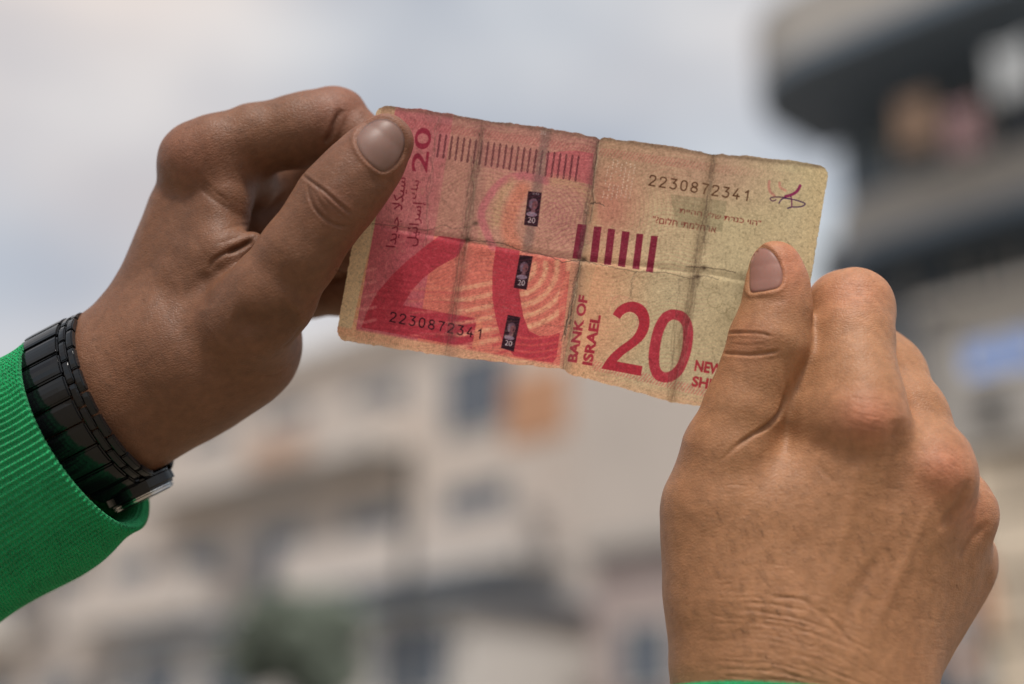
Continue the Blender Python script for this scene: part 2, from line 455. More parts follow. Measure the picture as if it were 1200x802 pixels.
hung_cloth('hanging_cloth', WB, 1072, 142, 2.6, 0.5, 0.8, material('brown_cloth', (0.26, 0.17, 0.12), 0.9), 'brown orange cloth hung out on the upper deck above the banknote corner', 'cloth')
hung_cloth('hanging_cloth', WB, 1128, 150, 2.6, 0.45, 0.7, material('mauve_cloth', (0.28, 0.17, 0.18), 0.9), 'dull mauve cloth hung on the upper deck at the right', 'cloth')
hung_cloth('hanging_sheet', WB, 1186, 82, 2.8, 0.6, 0.8, material('white_sheet', (0.40, 0.42, 0.44), 0.9), 'pale white sheet hung high on the deck at the right edge', 'sheet')

hung_cloth('awning', WA, 627, 474, 2.0, 1.9, 1.7, M_ORANGE, 'large faded orange awning cloth on the beige block just below the centre of the banknote', 'awning')
hung_cloth('awning', WA, 322, 528, 2.0, 2.6, 0.8, material('salmon_cloth', (0.48, 0.33, 0.25), 0.9), 'small salmon awning cloth on the beige block beside the left wrist', 'awning')
# --- near right: cabin with blue window, stone block wall
sc0, _ = WC.at(1092, 640); sc1, _ = WC.at(1330, 640); hC = WC.at(1150, 528)[1]
CW = thing_at('stone_wall', WC, sc0, 'wall of large pale stone blocks at the lower right edge', 'wall')
MS = [material('block_stone_' + str(i), c, 0.95, noise=(9, 0.14), bump=(40, 0.5, 0.006)) for i, c in enumerate([(0.60, 0.51, 0.41), (0.55, 0.47, 0.38), (0.64, 0.55, 0.44)])]
part('mortar', MB().box(0.01, sc1 - sc0, -0.38, -0.028, 0, hC - .005), material('mortar', (0.10, 0.085, 0.075), 0.95), CW)
bw_, bh_ = 0.60, 0.405; row = 0; z = hC; protos = []
for w__ in (bw_,):
    for i in range(3):
        protos.append(MB().box(0.022, w__ - 0.022, -0.03, 0.0 + 0.006 * i, 0.022, bh_ - 0.022).mesh('block', 0.012))
while z - bh_ > 0.2:
    z -= bh_; x = -(bw_ / 2) * (row % 2); row += 1
    while x + bw_ < sc1 - sc0:
        if x >= -0.01:
            i = rng.integers(3); o = bpy.data.objects.new('block', protos[i]); COL.objects.link(o); o.parent = CW; o.location = (x, 0, z)
            if not protos[i].materials: protos[i].materials.append(MS[i])
        x += bw_
part('coping', MB().box(-0.05, sc1 - sc0 + .05, -0.42, 0.08, hC, hC + 0.09), M_CONC, CW)
WE = Wall(1165, 430, 14.0)
se0, _ = WE.at(1100, 430); se1, _ = WE.at(1420, 430); zt = WE.at(1165, 352)[1]
CB = thing_at('roof_cabin', WE, se0, 'grey rendered cabin with a bright blue window right of the index finger', 'building')
sw0, zw0 = WE.at(1130, 446); sw1 = WE.at(1222, 400)[0]; zw1 = WE.at(1130, 388)[1]
ww, wh = sw1 - sw0, zw1 - zw0; xa = sw0 - se0; Lc = se1 - se0
wl = MB(); wl.box(0, xa, -0.2, 0, 0, zt); wl.box(xa + ww, Lc, -0.2, 0, 0, zt); wl.box(xa, xa + ww, -0.2, 0, 0, zw0); wl.box(xa, xa + ww, -0.2, 0, zw1, zt); wl.box(0, Lc, -3.2, -3, 0, zt)
part('wall', wl, M_CONC, CB); part('roof', MB().box(-0.1, Lc + .1, -3.3, 0.15, zt + .003, zt + 0.12), M_CONC, CB)
fr = MB(); t_ = 0.045
fr.box(xa, xa + ww, -0.08, 0.03, zw0, zw0 + t_); fr.box(xa, xa + ww, -0.08, 0.03, zw1 - t_ * 3, zw1); fr.box(xa, xa + t_, -0.08, 0.03, zw0 + t_, zw1 - t_ * 3); fr.box(xa + ww - t_, xa + ww, -0.08, 0.03, zw0 + t_, zw1 - t_ * 3); fr.box(xa + ww * .5 - .03, xa + ww * .5 + .03, -0.07, 0.02, zw0 + t_, zw1 - t_ * 3)
wf = part('window', fr, M_FRAME, CB)
part('pane', MB().box(xa + t_, xa + ww * .5 - .03, -0.05, -0.02, zw0 + t_, zw1 - t_ * 3), M_BGLASS, wf); part('pane', MB().box(xa + ww * .5 + .03, xa + ww - t_, -0.05, -0.02, zw0 + t_, zw1 - t_ * 3), M_BGLASS, wf)
# wall lamp box between cabin window and stone wall, cables
sl_, zl_ = WE.at(1166, 482)
LB_ = thing_at('meter_box', WE, sl_, 'small dark box fixed under the blue window', 'box', z=zl_)
part('case', MB().box(-0.12, 0.12, 0.002, 0.16, -0.13, 0.13), M_METAL, LB_, 0.015); part('lid', MB().box(-0.10, 0.10, 0.162, 0.18, -0.11, 0.11), M_METAL, LB_, 0.005)
hung_cloth('hanging_cloth', WC, 1154, 690, 0.28, 0.06, 0.42, M_ORANGE, 'narrow orange strip of cloth in front of the stone wall beside the little finger', 'cloth')
hung_cloth('hanging_cloth', WC, 1132, 768, 0.28, 0.10, 0.12, M_ORANGE, 'small orange rag low beside the wrist at the bottom edge', 'cloth')
hung_cloth('hanging_sheet', WC, 1128, 735, 0.22, 0.22, 0.8, material('grey_sheet', (0.42, 0.43, 0.45), 0.9), 'pale grey sheet hanging between the wrist and the stone wall', 'sheet')

# --- trees
def tree(px_, py_, dist, rad_, label, seed):
    d = ray(px_, py_); c = np.array(CAM) + d * dist; rr = random.Random(seed)
    e = empty('tree', (c[0], c[1], 0), label, 'tree'); H_ = c[2]
    V = []; F = []
    def limb(p, q, r0, r1):
        p, q = Vector(p), Vector(q); ax_ = (q - p).normalized(); u = ax_.orthogonal().normalized(); w2 = ax_.cross(u); b_ = len(V)
        for k in range(5):
            for i in range(8):
                a_ = i * math.pi / 4; rr_ = r0 + (r1 - r0) * k / 4; V.append(tuple(p + (q - p) * k / 4 + (u * math.cos(a_) + w2 * math.sin(a_)) * rr_ * (1 + .08 * math.sin(k * 3 + i))))
        for k in range(4):
            for i in range(8): F.append((b_ + k * 8 + i, b_ + k * 8 + (i + 1) % 8, b_ + (k + 1) * 8 + (i + 1) % 8, b_ + (k + 1) * 8 + i))
    limb((0, 0, 0), (0.1, 0, H_ - rad_ * .3), 0.24, 0.14)
    cl = []
    for i in range(9):
        a_ = i * 2.4; q = (math.cos(a_) * rad_ * .55 * rr.uniform(.6, 1.1), math.sin(a_) * rad_ * .55, H_ + rad_ * rr.uniform(-.35, .6)); limb((0.1, 0, H_ - rad_ * rr.uniform(.3, .6)), q, 0.1, 0.03); cl.append(q)
    me = bpy.data.meshes.new('trunk'); me.from_pydata(V, [], F); me.polygons.foreach_set('use_smooth', [True] * len(me.polygons)); link('trunk', me, M_BARK, e)
    V = []; F = []
    for i in range(9000):
        q = rr.choice(cl); r_ = rad_ * .52 * rr.random() ** .4; a_, b_ = rr.uniform(0, 6.28), math.acos(rr.uniform(-1, 1))
        c_ = Vector((q[0] + r_ * math.sin(b_) * math.cos(a_), q[1] + r_ * math.sin(b_) * math.sin(a_), q[2] + r_ * .8 * math.cos(b_)))
        u = Vector((rr.gauss(0, 1), rr.gauss(0, 1), rr.gauss(0, 1))).normalized(); w2 = u.orthogonal().normalized(); s_ = rr.uniform(.05, .10); k = len(V)
        V += [tuple(c_ + u * s_ * 1.6), tuple(c_ + w2 * s_ * .7), tuple(c_ - u * s_ * 1.6), tuple(c_ - w2 * s_ * .7)]; F.append((k, k + 1, k + 2, k + 3))
    me = bpy.data.meshes.new('crown'); me.from_pydata(V, [], F); o = link('crown', me, M_LEAF, e); return e
tree(345, 765, 26, 1.3, 'small olive green tree in front of the low house', 5)

# --- far grey and dark buildings closing the gap, and the ones at the far left
def simple_block(px0, px1, pytop, dist, mat, label, floors=3, vp=-1200, name='distant_building', depth=9):
    W_ = Wall((px0 + px1) / 2, pytop, dist, vp); a_, _ = W_.at(px0, pytop); b_, _ = W_.at(px1, pytop); h_ = W_.at((px0 + px1) / 2, pytop)[1]
    e = thing_at(name, W_, a_, label, 'building'); L_ = b_ - a_
    part('wall', MB().box(0, L_, -depth, -0.1, 0, h_), mat, e); part('roof', MB().box(-.2, L_ + .2, -depth - .2, 0.15, h_ + .003, h_ + .3), M_CONC, e)
    fh_ = 3.2; nf = int((h_ - .5) / fh_); nw = max(1, int(L_ / 3.3))
    for f_ in range(nf):
        for k in range(nw):
            window_parts(e, k * L_ / nw + .8, h_ - 3.0 - f_ * fh_, 1.5, 1.5)
    return e
simple_block(640, 905, 500, 46, material('teal_grey_plaster', (0.23, 0.26, 0.26), 0.9, noise=(.8, .1)), 'teal grey building in the gap between the beige block and the right hand')
simple_block(690, 860, 640, 30, material('pinkish_plaster', (0.42, 0.34, 0.32), 0.9, noise=(.8, .1)), 'pinkish low building at the bottom beside the right wrist')
simple_block(-160, 175, 575, 70, M_PALE, 'pale distant building low at the far left under the sleeve')
e = thing_at('lamp_post', WA, WA.at(705, 700)[0], 'dark lamp post standing right of the beige apartment block', 'lamp post', y=6.0)
hP = WA.at(705, 470, 6.0)[1]
m = MB(); m.prism([(0.11 * math.cos(t), 0.11 * math.sin(t)) for t in np.linspace(0, 2 * math.pi, 12, endpoint=False)], 0, hP); part('pole', m, M_METAL, e)
part('arm', MB().box(-1.4, 0.0, -0.04, 0.04, hP - .1, hP - .02), M_METAL, e); part('lamp_head', MB().box(-1.9, -1.2, -.13, .13, hP - .2, hP - .11), M_METAL, e, .02)

# ------------------------------------------------------------------ skin
def skin_material(name, base, dark, red, rot):
    m = bpy.data.materials.new(name); m.use_nodes = True; t = m.node_tree; N = t.nodes; b = N['Principled BSDF']
    lk = t.links.new
    co = N.new('ShaderNodeTexCoord'); mpn = N.new('ShaderNodeMapping'); mpn.inputs['Rotation'].default_value = (0, R(rot), 0)
    lk(co.outputs['Object'], mpn.inputs['Vector'])
    def noise(scale, det, stretch=None):
        n = N.new('ShaderNodeTexNoise'); n.inputs['Scale'].default_value = scale; n.inputs['Detail'].default_value = det
        src = mpn.outputs[0]
        if stretch:
            m2 = N.new('ShaderNodeMapping'); m2.inputs['Scale'].default_value = stretch; lk(src, m2.inputs['Vector']); src = m2.outputs[0]
        lk(src, n.inputs['Vector']); return n
    def mix(fac, a, c, mode='MIX'):
        x = N.new('ShaderNodeMix'); x.data_type = 'RGBA'; x.blend_type = mode
        for s, v in ((0, fac), (6, a), (7, c)):
            if isinstance(v, (tuple, float, int)): x.inputs[s].default_value = (*v[:3], 1) if isinstance(v, tuple) else v
            else: lk(v, x.inputs[s])
        return x.outputs[2]
    big = noise(55, 4); mid = noise(420, 4); fine = noise(1900, 3)
    c = mix(big.outputs['Fac'], dark, base)
    at = N.new('ShaderNodeAttribute'); at.attribute_name = 'flush'
    c = mix(at.outputs['Fac'], c, red)
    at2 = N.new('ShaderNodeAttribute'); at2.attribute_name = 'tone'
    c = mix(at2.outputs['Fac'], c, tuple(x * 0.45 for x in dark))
    r1 = N.new('ShaderNodeMapRange'); r1.inputs['From Min'].default_value = 0.3; r1.inputs['From Max'].default_value = 0.7
    r1.inputs['To Min'].default_value = 0.86; r1.inputs['To Max'].default_value = 1.12; lk(mid.outputs['Fac'], r1.inputs['Value'])
    hs = N.new('ShaderNodeHueSaturation'); lk(c, hs.inputs['Color']); lk(r1.outputs[0], hs.inputs['Value'])
    lk(hs.outputs[0], b.inputs['Base Color'])
    b.inputs['Roughness'].default_value = 0.52; b.inputs['Specular IOR Level'].default_value = 0.32
    b.inputs['Subsurface Weight'].default_value = 0.13; b.inputs['Subsurface Radius'].default_value = (1.0, 0.35, 0.18)
    b.inputs['Subsurface Scale'].default_value = 0.0022
    # relief: pores, criss-cross lines, and the long fine lines across the limb
    vo = N.new('ShaderNodeTexVoronoi'); vo.feature = 'DISTANCE_TO_EDGE'; vo.inputs['Scale'].default_value = 1150
    m3 = N.new('ShaderNodeMapping'); m3.inputs['Scale'].default_value = (0.62, 1, 1.25); lk(mpn.outputs[0], m3.inputs['Vector'])
    wv = noise(300, 2); ad = N.new('ShaderNodeVectorMath'); ad.operation = 'MULTIPLY_ADD'; ad.inputs[1].default_value = (0.0012,) * 3
    lk(wv.outputs['Color'], ad.inputs[0]); lk(m3.outputs[0], ad.inputs[2]); lk(ad.outputs[0], vo.inputs['Vector'])
    vr = N.new('ShaderNodeMapRange'); vr.inputs['From Max'].default_value = 0.22; lk(vo.outputs['Distance'], vr.inputs['Value'])
    ln = noise(640, 4, (0.35, 0.7, 1.5))
    def bump(h, s, d, prev=None):
        x = N.new('ShaderNodeBump'); x.inputs['Strength'].default_value = s; x.inputs['Distance'].default_value = d
        lk(h, x.inputs['Height'])
        if prev: lk(prev, x.inputs['Normal'])
        return x.outputs[0]
    n1 = bump(vr.outputs[0], 0.55, 0.0001)
    n2 = bump(ln.outputs['Fac'], 0.26, 0.00034, n1)
    n3 = bump(fine.outputs['Fac'], 0.5, 0.00012, n2)
    lk(n3, b.inputs['Normal'])
    return m

def shape_hand(name, f, lo, hi, h, feats, flush, tone, nail, mat, parent):
    """implicit hand -> fine mesh, then creases, knuckle folds and nail bed pressed into it"""
    V, Q = surface_nets(f, lo, hi, h)
    V, _ = settle(f, V, 2)
    n0 = len(V)
    e = np.sort(np.stack([Q, np.roll(Q, -1, 1)], 2).reshape(-1, 2), 1)
    key = e[:, 0] * n0 + e[:, 1]; uk, inv = np.unique(key, return_inverse=True)
    E0, E1 = uk // n0, uk % n0; inv = inv.reshape(-1, 4)
    fc = n0 + len(uk) + np.arange(len(Q))
    V = np.concatenate([V, (V[E0] + V[E1]) / 2, V[Q].mean(1)]).astype(np.float32)
    Fv = np.stack([np.stack([Q[:, i], n0 + inv[:, i], fc, n0 + inv[:, (i + 3) % 4]], 1) for i in range(4)], 1).reshape(-1, 4)
    print('hand vertices', len(V))
    V, Nn = settle(f, V, 1)
    px, py = project(V)
    view = -V / np.linalg.norm(V, axis=1, keepdims=True)
    face = np.clip(((Nn * view).sum(1) - 0.02) / 0.25, 0, 1)
    depth = V[:, 2] + D0
    H = np.zeros(len(V))
    for ft in feats:
        kind, pts, wd, amt, zmin = ft[:5]
        pts = np.array(pts, float)
        c0, c1 = pts.min(0) - wd * 4, pts.max(0) + wd * 4
        s = np.where((px > c0[0]) & (px < c1[0]) & (py > c0[1]) & (py < c1[1]) & (depth > zmin) & (face > 0))[0]
        if not len(s): continue
        x, y = px[s], py[s]
        if kind == 'crease':          # a groove with a soft raised lip
            pp = catmull(pts, 6) if len(pts) > 2 else pts
            d, al = dist_poly(x, y, pp)
            tp = np.clip(np.minimum(al, 1 - al) * 6, 0, 1) ** 0.7
            H[s] += face[s] * tp * amt * (-np.exp(-(d / wd) ** 2) + 0.28 * np.exp(-((d - 2.1 * wd) / wd) ** 2))
        elif kind == 'groove':        # a clean valley
            pp = catmull(pts, 6)
            d, al = dist_poly(x, y, pp)
            H[s] -= face[s] * np.clip(np.minimum(al, 1 - al) * 4, 0, 1) * amt * np.exp(-(d / wd) ** 2)
        elif kind == 'soft':          # a broad hollow (negative) or ridge (positive) along a line
            pp = catmull(pts, 6) if len(pts) > 2 else pts
            d, al = dist_poly(x, y, pp)
            tp = np.clip(np.minimum(al, 1 - al) * 4, 0, 1) if len(pts) > 1 else 1
            H[s] += face[s] * tp * amt * np.exp(-(d / wd) ** 2)
        elif kind == 'blob':
            rx, ry, an = ft[5]
            dx, dy = x - pts[0, 0], y - pts[0, 1]; ca, sa = math.cos(an), math.sin(an)
            H[s] += face[s] * amt * np.exp(-(((dx * ca + dy * sa) / rx) ** 2 + ((dy * ca - dx * sa) / ry) ** 2))
    # nail bed
    outline, zn = nail
    ol = catmull(outline, 8, closed=True)
    s = np.where((px > ol[:, 0].min() - 20) & (px < ol[:, 0].max() + 20) & (py > ol[:, 1].min() - 20) & (py < ol[:, 1].max() + 20) & (depth > zn) & (face > 0))[0]
    d, _ = dist_poly(px[s], py[s], ol, True); ins = inside(px[s], py[s], ol); sg = np.where(ins, -d, d)
    H[s] += face[s] * np.where(sg < 0, -0.42 * np.clip(-sg / 1.8, 0, 1), 0.30 * np.exp(-((sg - 2.6) / 2.6) ** 2))
    # small unevenness of flesh
    def wob(sc, seed):
        a = np.random.default_rng(seed).normal(size=(6, 3)) * sc; ph = np.arange(6) * 1.7
        return np.sin(V @ a.T + ph).mean(1)
    H += 0.16 * wob(0.22, 3) + 0.07 * wob(0.6, 5)
    V = V + Nn * H[:, None]
    W = to_world(V)
    o = world_mesh(name, W, Fv, mat, parent)
    for an, lst in (('flush', flush), ('tone', tone)):
        a = o.data.attributes.new(an, 'FLOAT', 'POINT'); val = np.zeros(len(V))
        for cx, cy, rx, ry, am in lst: val = np.maximum(val, am * np.exp(-((px - cx) / rx) ** 2 - ((py - cy) / ry) ** 2))
        if an == 'tone':              # colour darkens with depth where creases and hollows are pressed in
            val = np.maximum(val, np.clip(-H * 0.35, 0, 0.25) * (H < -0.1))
        a.data.foreach_set('value', np.clip(val, 0, 1).astype(np.float32))
    return o

def make_nail(f, outline, zn, parent, mat, tip=(0, -1), lift=0.12):
    ol = catmull(outline, 8, closed=True); c = ol.mean(0); n = len(ol); rings = 12
    ts = np.linspace(0, 1, rings + 1)
    pts = np.array([c + (ol - c) * t for t in ts[1:]]).reshape(-1, 2); pts = np.vstack([c[None], pts])
    tt = np.concatenate([[0], np.repeat(ts[1:], n)])
    D = D0 - 30
    dirs = np.stack([(pts[:, 0] - 600) * K, (401 - pts[:, 1]) * K, -np.ones(len(pts))], 1)
    ln = np.linalg.norm(dirs, axis=1, keepdims=True); dirs /= ln
    p = dirs * (D0 - 45)
    for _ in range(60): p = p + dirs * np.minimum(f(p.astype(np.float32)), 3)[:, None] * 0.9
    p, nn = settle(f, p.astype(np.float32), 3)
    h = lift - 0.10 + 0.05 * np.cos(tt * 3) - 0.52 * np.clip((tt - 0.86) / 0.14, 0, 1) ** 2
    top = p + nn * h[:, None]; bot = p + nn * (h - 0.45)[:, None]
    m = len(top); F = []
    for base, rev in ((0, False), (m, True)):
        for i in range(n):
            q = (base, base + 1 + i, base + 1 + (i + 1) % n); F.append(q if rev else q[::-1])
        for r in range(rings - 1):
            for i in range(n):
                a = base + 1 + r * n + i; b = base + 1 + r * n + (i + 1) % n
                q = (a, a + n, b + n, b); F.append(q if rev else q[::-1])
    e = 1 + (rings - 1) * n
    F += [(e + i, e + (i + 1) % n, m + e + (i + 1) % n, m + e + i) for i in range(n)]
    o = world_mesh('fingernail', to_world(np.vstack([top, bot])), F, mat, parent)
    bm = bmesh.new(); bm.from_mesh(o.data); bmesh.ops.recalc_face_normals(bm, faces=bm.faces); bm.to_mesh(o.data); bm.free()
    rel = (pts - c) @ np.array(tip) / max(1e-6, np.abs((ol - c) @ np.array(tip)).max())
    gr = np.clip((tt - 0.86) / 0.08, 0, 1) * np.clip((rel + 0.25) / 0.4, 0, 1) * 0.85         # dirt under the free edge
    pale = 0
    at_ = o.data.attributes.new('grime', 'FLOAT', 'POINT'); at_.data.foreach_set('value', np.concatenate([gr, gr]).astype(np.float32))
    return o

SKIN_L = skin_material('skin_left', (0.215, 0.098, 0.053), (0.122, 0.053, 0.028), (0.33, 0.130, 0.090), 28)  # same skin as the right, darkened: the weaker light is in the colour
SKIN_R = skin_material('skin_right', (0.42, 0.208, 0.104), (0.29, 0.134, 0.064), (0.52, 0.18, 0.11), 0)  # brighter copy, with the stronger light on this hand in the colour
def nail_material(name, col):
    m = material(name, col, 0.45, noise=(260, 0.12), bump=(900, 0.15, 0.00005), spec=0.3, **{'Subsurface Weight': 0.15, 'Subsurface Scale': 0.001})
    _t = m.node_tree; _b = _t.nodes['Principled BSDF']; _src = _b.inputs['Base Color'].links[0].from_socket
    _a = _t.nodes.new('ShaderNodeAttribute'); _a.attribute_name = 'grime'; _m = _t.nodes.new('ShaderNodeMix'); _m.data_type = 'RGBA'
    _t.links.new(_a.outputs['Fac'], _m.inputs[0]); _t.links.new(_src, _m.inputs[6]); _m.inputs[7].default_value = (0.055, 0.024, 0.018, 1); _t.links.new(_m.outputs[2], _b.inputs['Base Color'])
    return m
NAIL_L = nail_material('nail_left', (0.205, 0.118, 0.096)); NAIL_R = nail_material('nail_right', (0.30, 0.148, 0.118))

person = empty('person', tuple(to_world(P(600, 900, 60))[0]), 'person in a green knit sweater holding up a worn banknote with both hands', 'person')

# ---- left hand (held at the note's left edge, thumb nearest the camera)
LH = Sdf()
a = LH.add
zf = (0, 0, 1)
a((-190, 625, -6), (20, 522, -6), 96, 86, 0, flat=(zf, 0.74))                # forearm
a((20, 522, -6), (135, 465, -6), 86, 87, 14, flat=(zf, 0.75))
a((135, 462, -6), (222, 420, -12), 86, 83, 14, flat=(zf, 0.80))             # wrist into the heel of the hand
a((188, 402, -10), (234, 206, -14), 55, 34, 12)                              # index metacarpal
a((168, 398, -12), (214, 252, -16), 47, 32, 12)
a((200, 420, -34), (246, 240, -42), 60, 40, 10)                              # middle metacarpal
a((215, 440, -48), (268, 300, -54), 52, 36, 10)
a((225, 455, -56), (285, 352, -66), 46, 32, 10)
a((274, 402, -8), (222, 424, -6), 80, 84, 10)                                # thenar mass
a((240, 300, -6), (262, 236, -8), 44, 34, 7)                                 # flesh at the base of the index
a((236, 330, -4), (262, 300, 0), 40, 26, 7)                                  # web of the thumb
a((262, 300, 0), (296, 285, 0), 22, 13, 3.5)
a((229, 189, -10), (252, 178, -10), 39, 40, 6)                               # index knuckle
LH.chain([(232, 186, -10, 40), (300, 164, -12, 39.5), (350, 154, -13, 40.5), (380, 147, -14, 39), (394, 141, -15, 38)], 5, 4)
LH.chain([(396, 139, -15, 36), (420, 165, -13, 31), (436, 205, -11.5, 30), (446, 250, -10, 28)], 0.5, 3)
LH.chain([(262, 206, -12, 34), (290, 214, -26, 32), (312, 206, -44, 28)], 6, 5)
a((290, 262, -52), (345, 250, -62), 38, 38, 4)
LH.chain([(262, 226, -50, 42), (345, 196, -60, 42), (396, 190, -60, 40)], 4, 4)      # curled middle finger
LH.chain([(330, 300, -24, 36), (395, 290, -20, 31), (440, 292, -14.5, 30), (470, 292, -12, 28)], 1.0, 3)
LH.chain([(272, 300, -54, 34), (350, 296, -58, 33), (392, 306, -54, 33)], 4, 4)
LH.chain([(335, 345, -38, 34), (400, 338, -30, 30), (452, 332, -20, 29), (470, 330, -16, 27)], 1.0, 3)
LH.chain([(288, 350, -66, 30), (352, 338, -68, 28), (385, 335, -56, 27)], 4, 4)
# thumb
LH.chain([(452, 167, 12.2, 33), (434, 188, 13, 39), (412, 214, 14, 43.5), (392, 237, 15, 45), (372, 266, 15, 43), (350, 298, 14.5, 46), (316, 346, 11, 50), (285, 380, 5, 56)], 4.5, 3)
a((318, 352, 13), (300, 372, 10), 40, 44, 6)
feats_L = [
    ('crease', [(352, 204), (366, 214), (382, 226), (398, 240), (413, 252)], 1.9, 0.45, 8),
    ('crease', [(361, 216), (362, 228), (368, 243), (380, 256), (394, 264), (410, 266)], 1.8, 0.34, 8),
    ('crease', [(372, 222), (386, 238), (404, 256)], 1.3, 0.18, 8),
    ('crease', [(374, 218), (372, 232), (384, 250)], 1.3, 0.12, 8),
    ('blob', [(385, 238)], 18, 0.35, 8, (20, 12, 0.75)),
    ('soft', [(430, 208), (446, 214), (462, 208)], 5, -0.15, 8),
    ('groove', [(226, 200), (238, 220), (256, 236), (276, 250), (292, 260)], 6.5, 0.5, -20),
    ('crease', [(232, 218), (248, 232), (268, 246)], 1.6, 0.12, -20),
    ('crease', [(240, 212), (254, 226), (270, 238)], 1.5, 0.10, -20),
    ('blob', [(262, 212)], 18, 0.3, -30, (14, 22, 0.5)),
    ('groove', [(304, 275), (290, 285), (276, 292), (262, 298), (250, 306), (244, 318)], 3.0, 0.7, -12),
    ('groove', [(296, 281), (282, 290), (266, 297)], 3.6, 1.1, -12),
    ('crease', [(296, 272), (272, 280), (256, 286)], 2.0, 0.14, -12),
    ('crease', [(302, 262), (276, 266), (258, 272)], 1.8, 0.12, -12),
    ('soft', [(244, 318), (240, 340), (244, 362)], 9, -0.5, -20),
    ('soft', [(270, 372), (300, 382), (335, 378), (352, 372)], 15, -1.6, -20),
    ('crease', [(400, 128), (394, 142), (388, 158), (380, 168)], 3.6, 0.6, -20),
    ('crease', [(396, 134), (388, 150)], 1.5, 0.25, -20),
    ('crease', [(392, 316), (404, 322), (412, 322)], 2.0, 0.6, -40),
    ('crease', [(330, 408), (344, 398), (356, 382)], 1.4, 0.22, -10),
    ('crease', [(300, 440), (322, 440), (340, 428)], 1.2, 0.16, -10),
    ('soft', [(160, 300), (178, 250), (194, 205)], 7, 0.3, -30),
    ('soft', [(205, 330), (215, 270), (228, 220)], 12, -0.5, -30),
    ('soft', [(190, 300), (178, 350), (150, 410)], 10, 0.4, -30),
]
nail_L = ([(416, 163), (424, 148), (437, 139), (452, 137), (466, 144), (475, 157), (476, 173), (469, 189), (457, 200), (447, 202), (434, 194), (422, 180)], 8)
# ---- right hand (back of the hand to the camera, thumb on the note)
RH = Sdf(); a = RH.add
a((950, 1120, 34), (946, 930, 26), 168, 150, 0, flat=(zf, 0.66))              # forearm
a((946, 930, 26), (946, 800, 20), 150, 138, 18, flat=(zf, 0.60))
a((922, 770, 19), (930, 640, 14), 118, 118, 16, flat=(zf, 0.62))
a((955, 760, 18), (1008, 512, 19), 66, 58, 12)                                # metacarpals
a((985, 780, 17), (1086, 566, 17), 66, 52, 12)
a((1010, 780, 12), (1118, 612, 6), 66, 46, 10)
a((1025, 780, 6), (1118, 660, -4), 64, 44, 10)
a((1040, 770, -4), (1110, 680, -10), 54, 44, 8)
a((862, 615, 12), (880, 740, 14), 80, 80, 12, flat=(zf, 0.8))                  # thumb metacarpal side
a((1008, 488, 22), (1012, 470, 20), 46, 44, 5)                                 # knuckles
a((1094, 552, 18), (1092, 540, 17), 44, 42, 5)
a((1128, 596, 6), (1126, 590, 5), 36, 34, 4)
a((1128, 655, -6), (1126, 650, -7), 35, 33, 4)
RH.chain([(1004, 488, 20, 52), (1001, 440, 14, 47), (998, 395, 6, 46), (999, 362, 0, 46)], 5, 4)
a((962, 486, 12), (984, 410, 5), 50, 42, 7)
a((986, 362, -1), (1001, 362, -1), 43, 46, 3)
RH.chain([(996, 364, -4, 42), (955, 392, -14, 34), (925, 400, -14, 31), (905, 395, -12, 29)], 2, 3)
RH.chain([(1090, 552, 14, 46), (1062, 490, 4, 46), (1038, 440, -8, 44), (1028, 425, -14, 42)], 5, 4)
RH.chain([(1024, 430, -18, 38), (975, 455, -22, 34), (935, 450, -20, 31)], 2, 3)
RH.chain([(1124, 600, 4, 37), (1098, 540, -12, 38), (1070, 500, -24, 36)], 4, 4)
RH.chain([(1066, 500, -26, 34), (1000, 520, -32, 32), (950, 510, -28, 29)], 2, 3)
RH.chain([(1124, 654, -8, 36), (1105, 600, -24, 33), (1080, 560, -34, 31)], 4, 4)
RH.chain([(1078, 560, -36, 29), (1020, 580, -38, 27), (980, 570, -34, 25)], 2, 3)
a((880, 600, 0), (1040, 640, -14), 60, 50, 8)                                  # palm side
RH.chain([(909, 313, 10.5, 30), (911, 335, 11, 35), (910, 362, 12, 39), (901, 400, 13.5, 45), (886, 440, 14, 42), (872, 480, 14, 46), (856, 530, 13, 55), (846, 585, 12, 60)], 3.5, 3)
a((846, 600, 12), (858, 690, 14), 62, 74, 8)
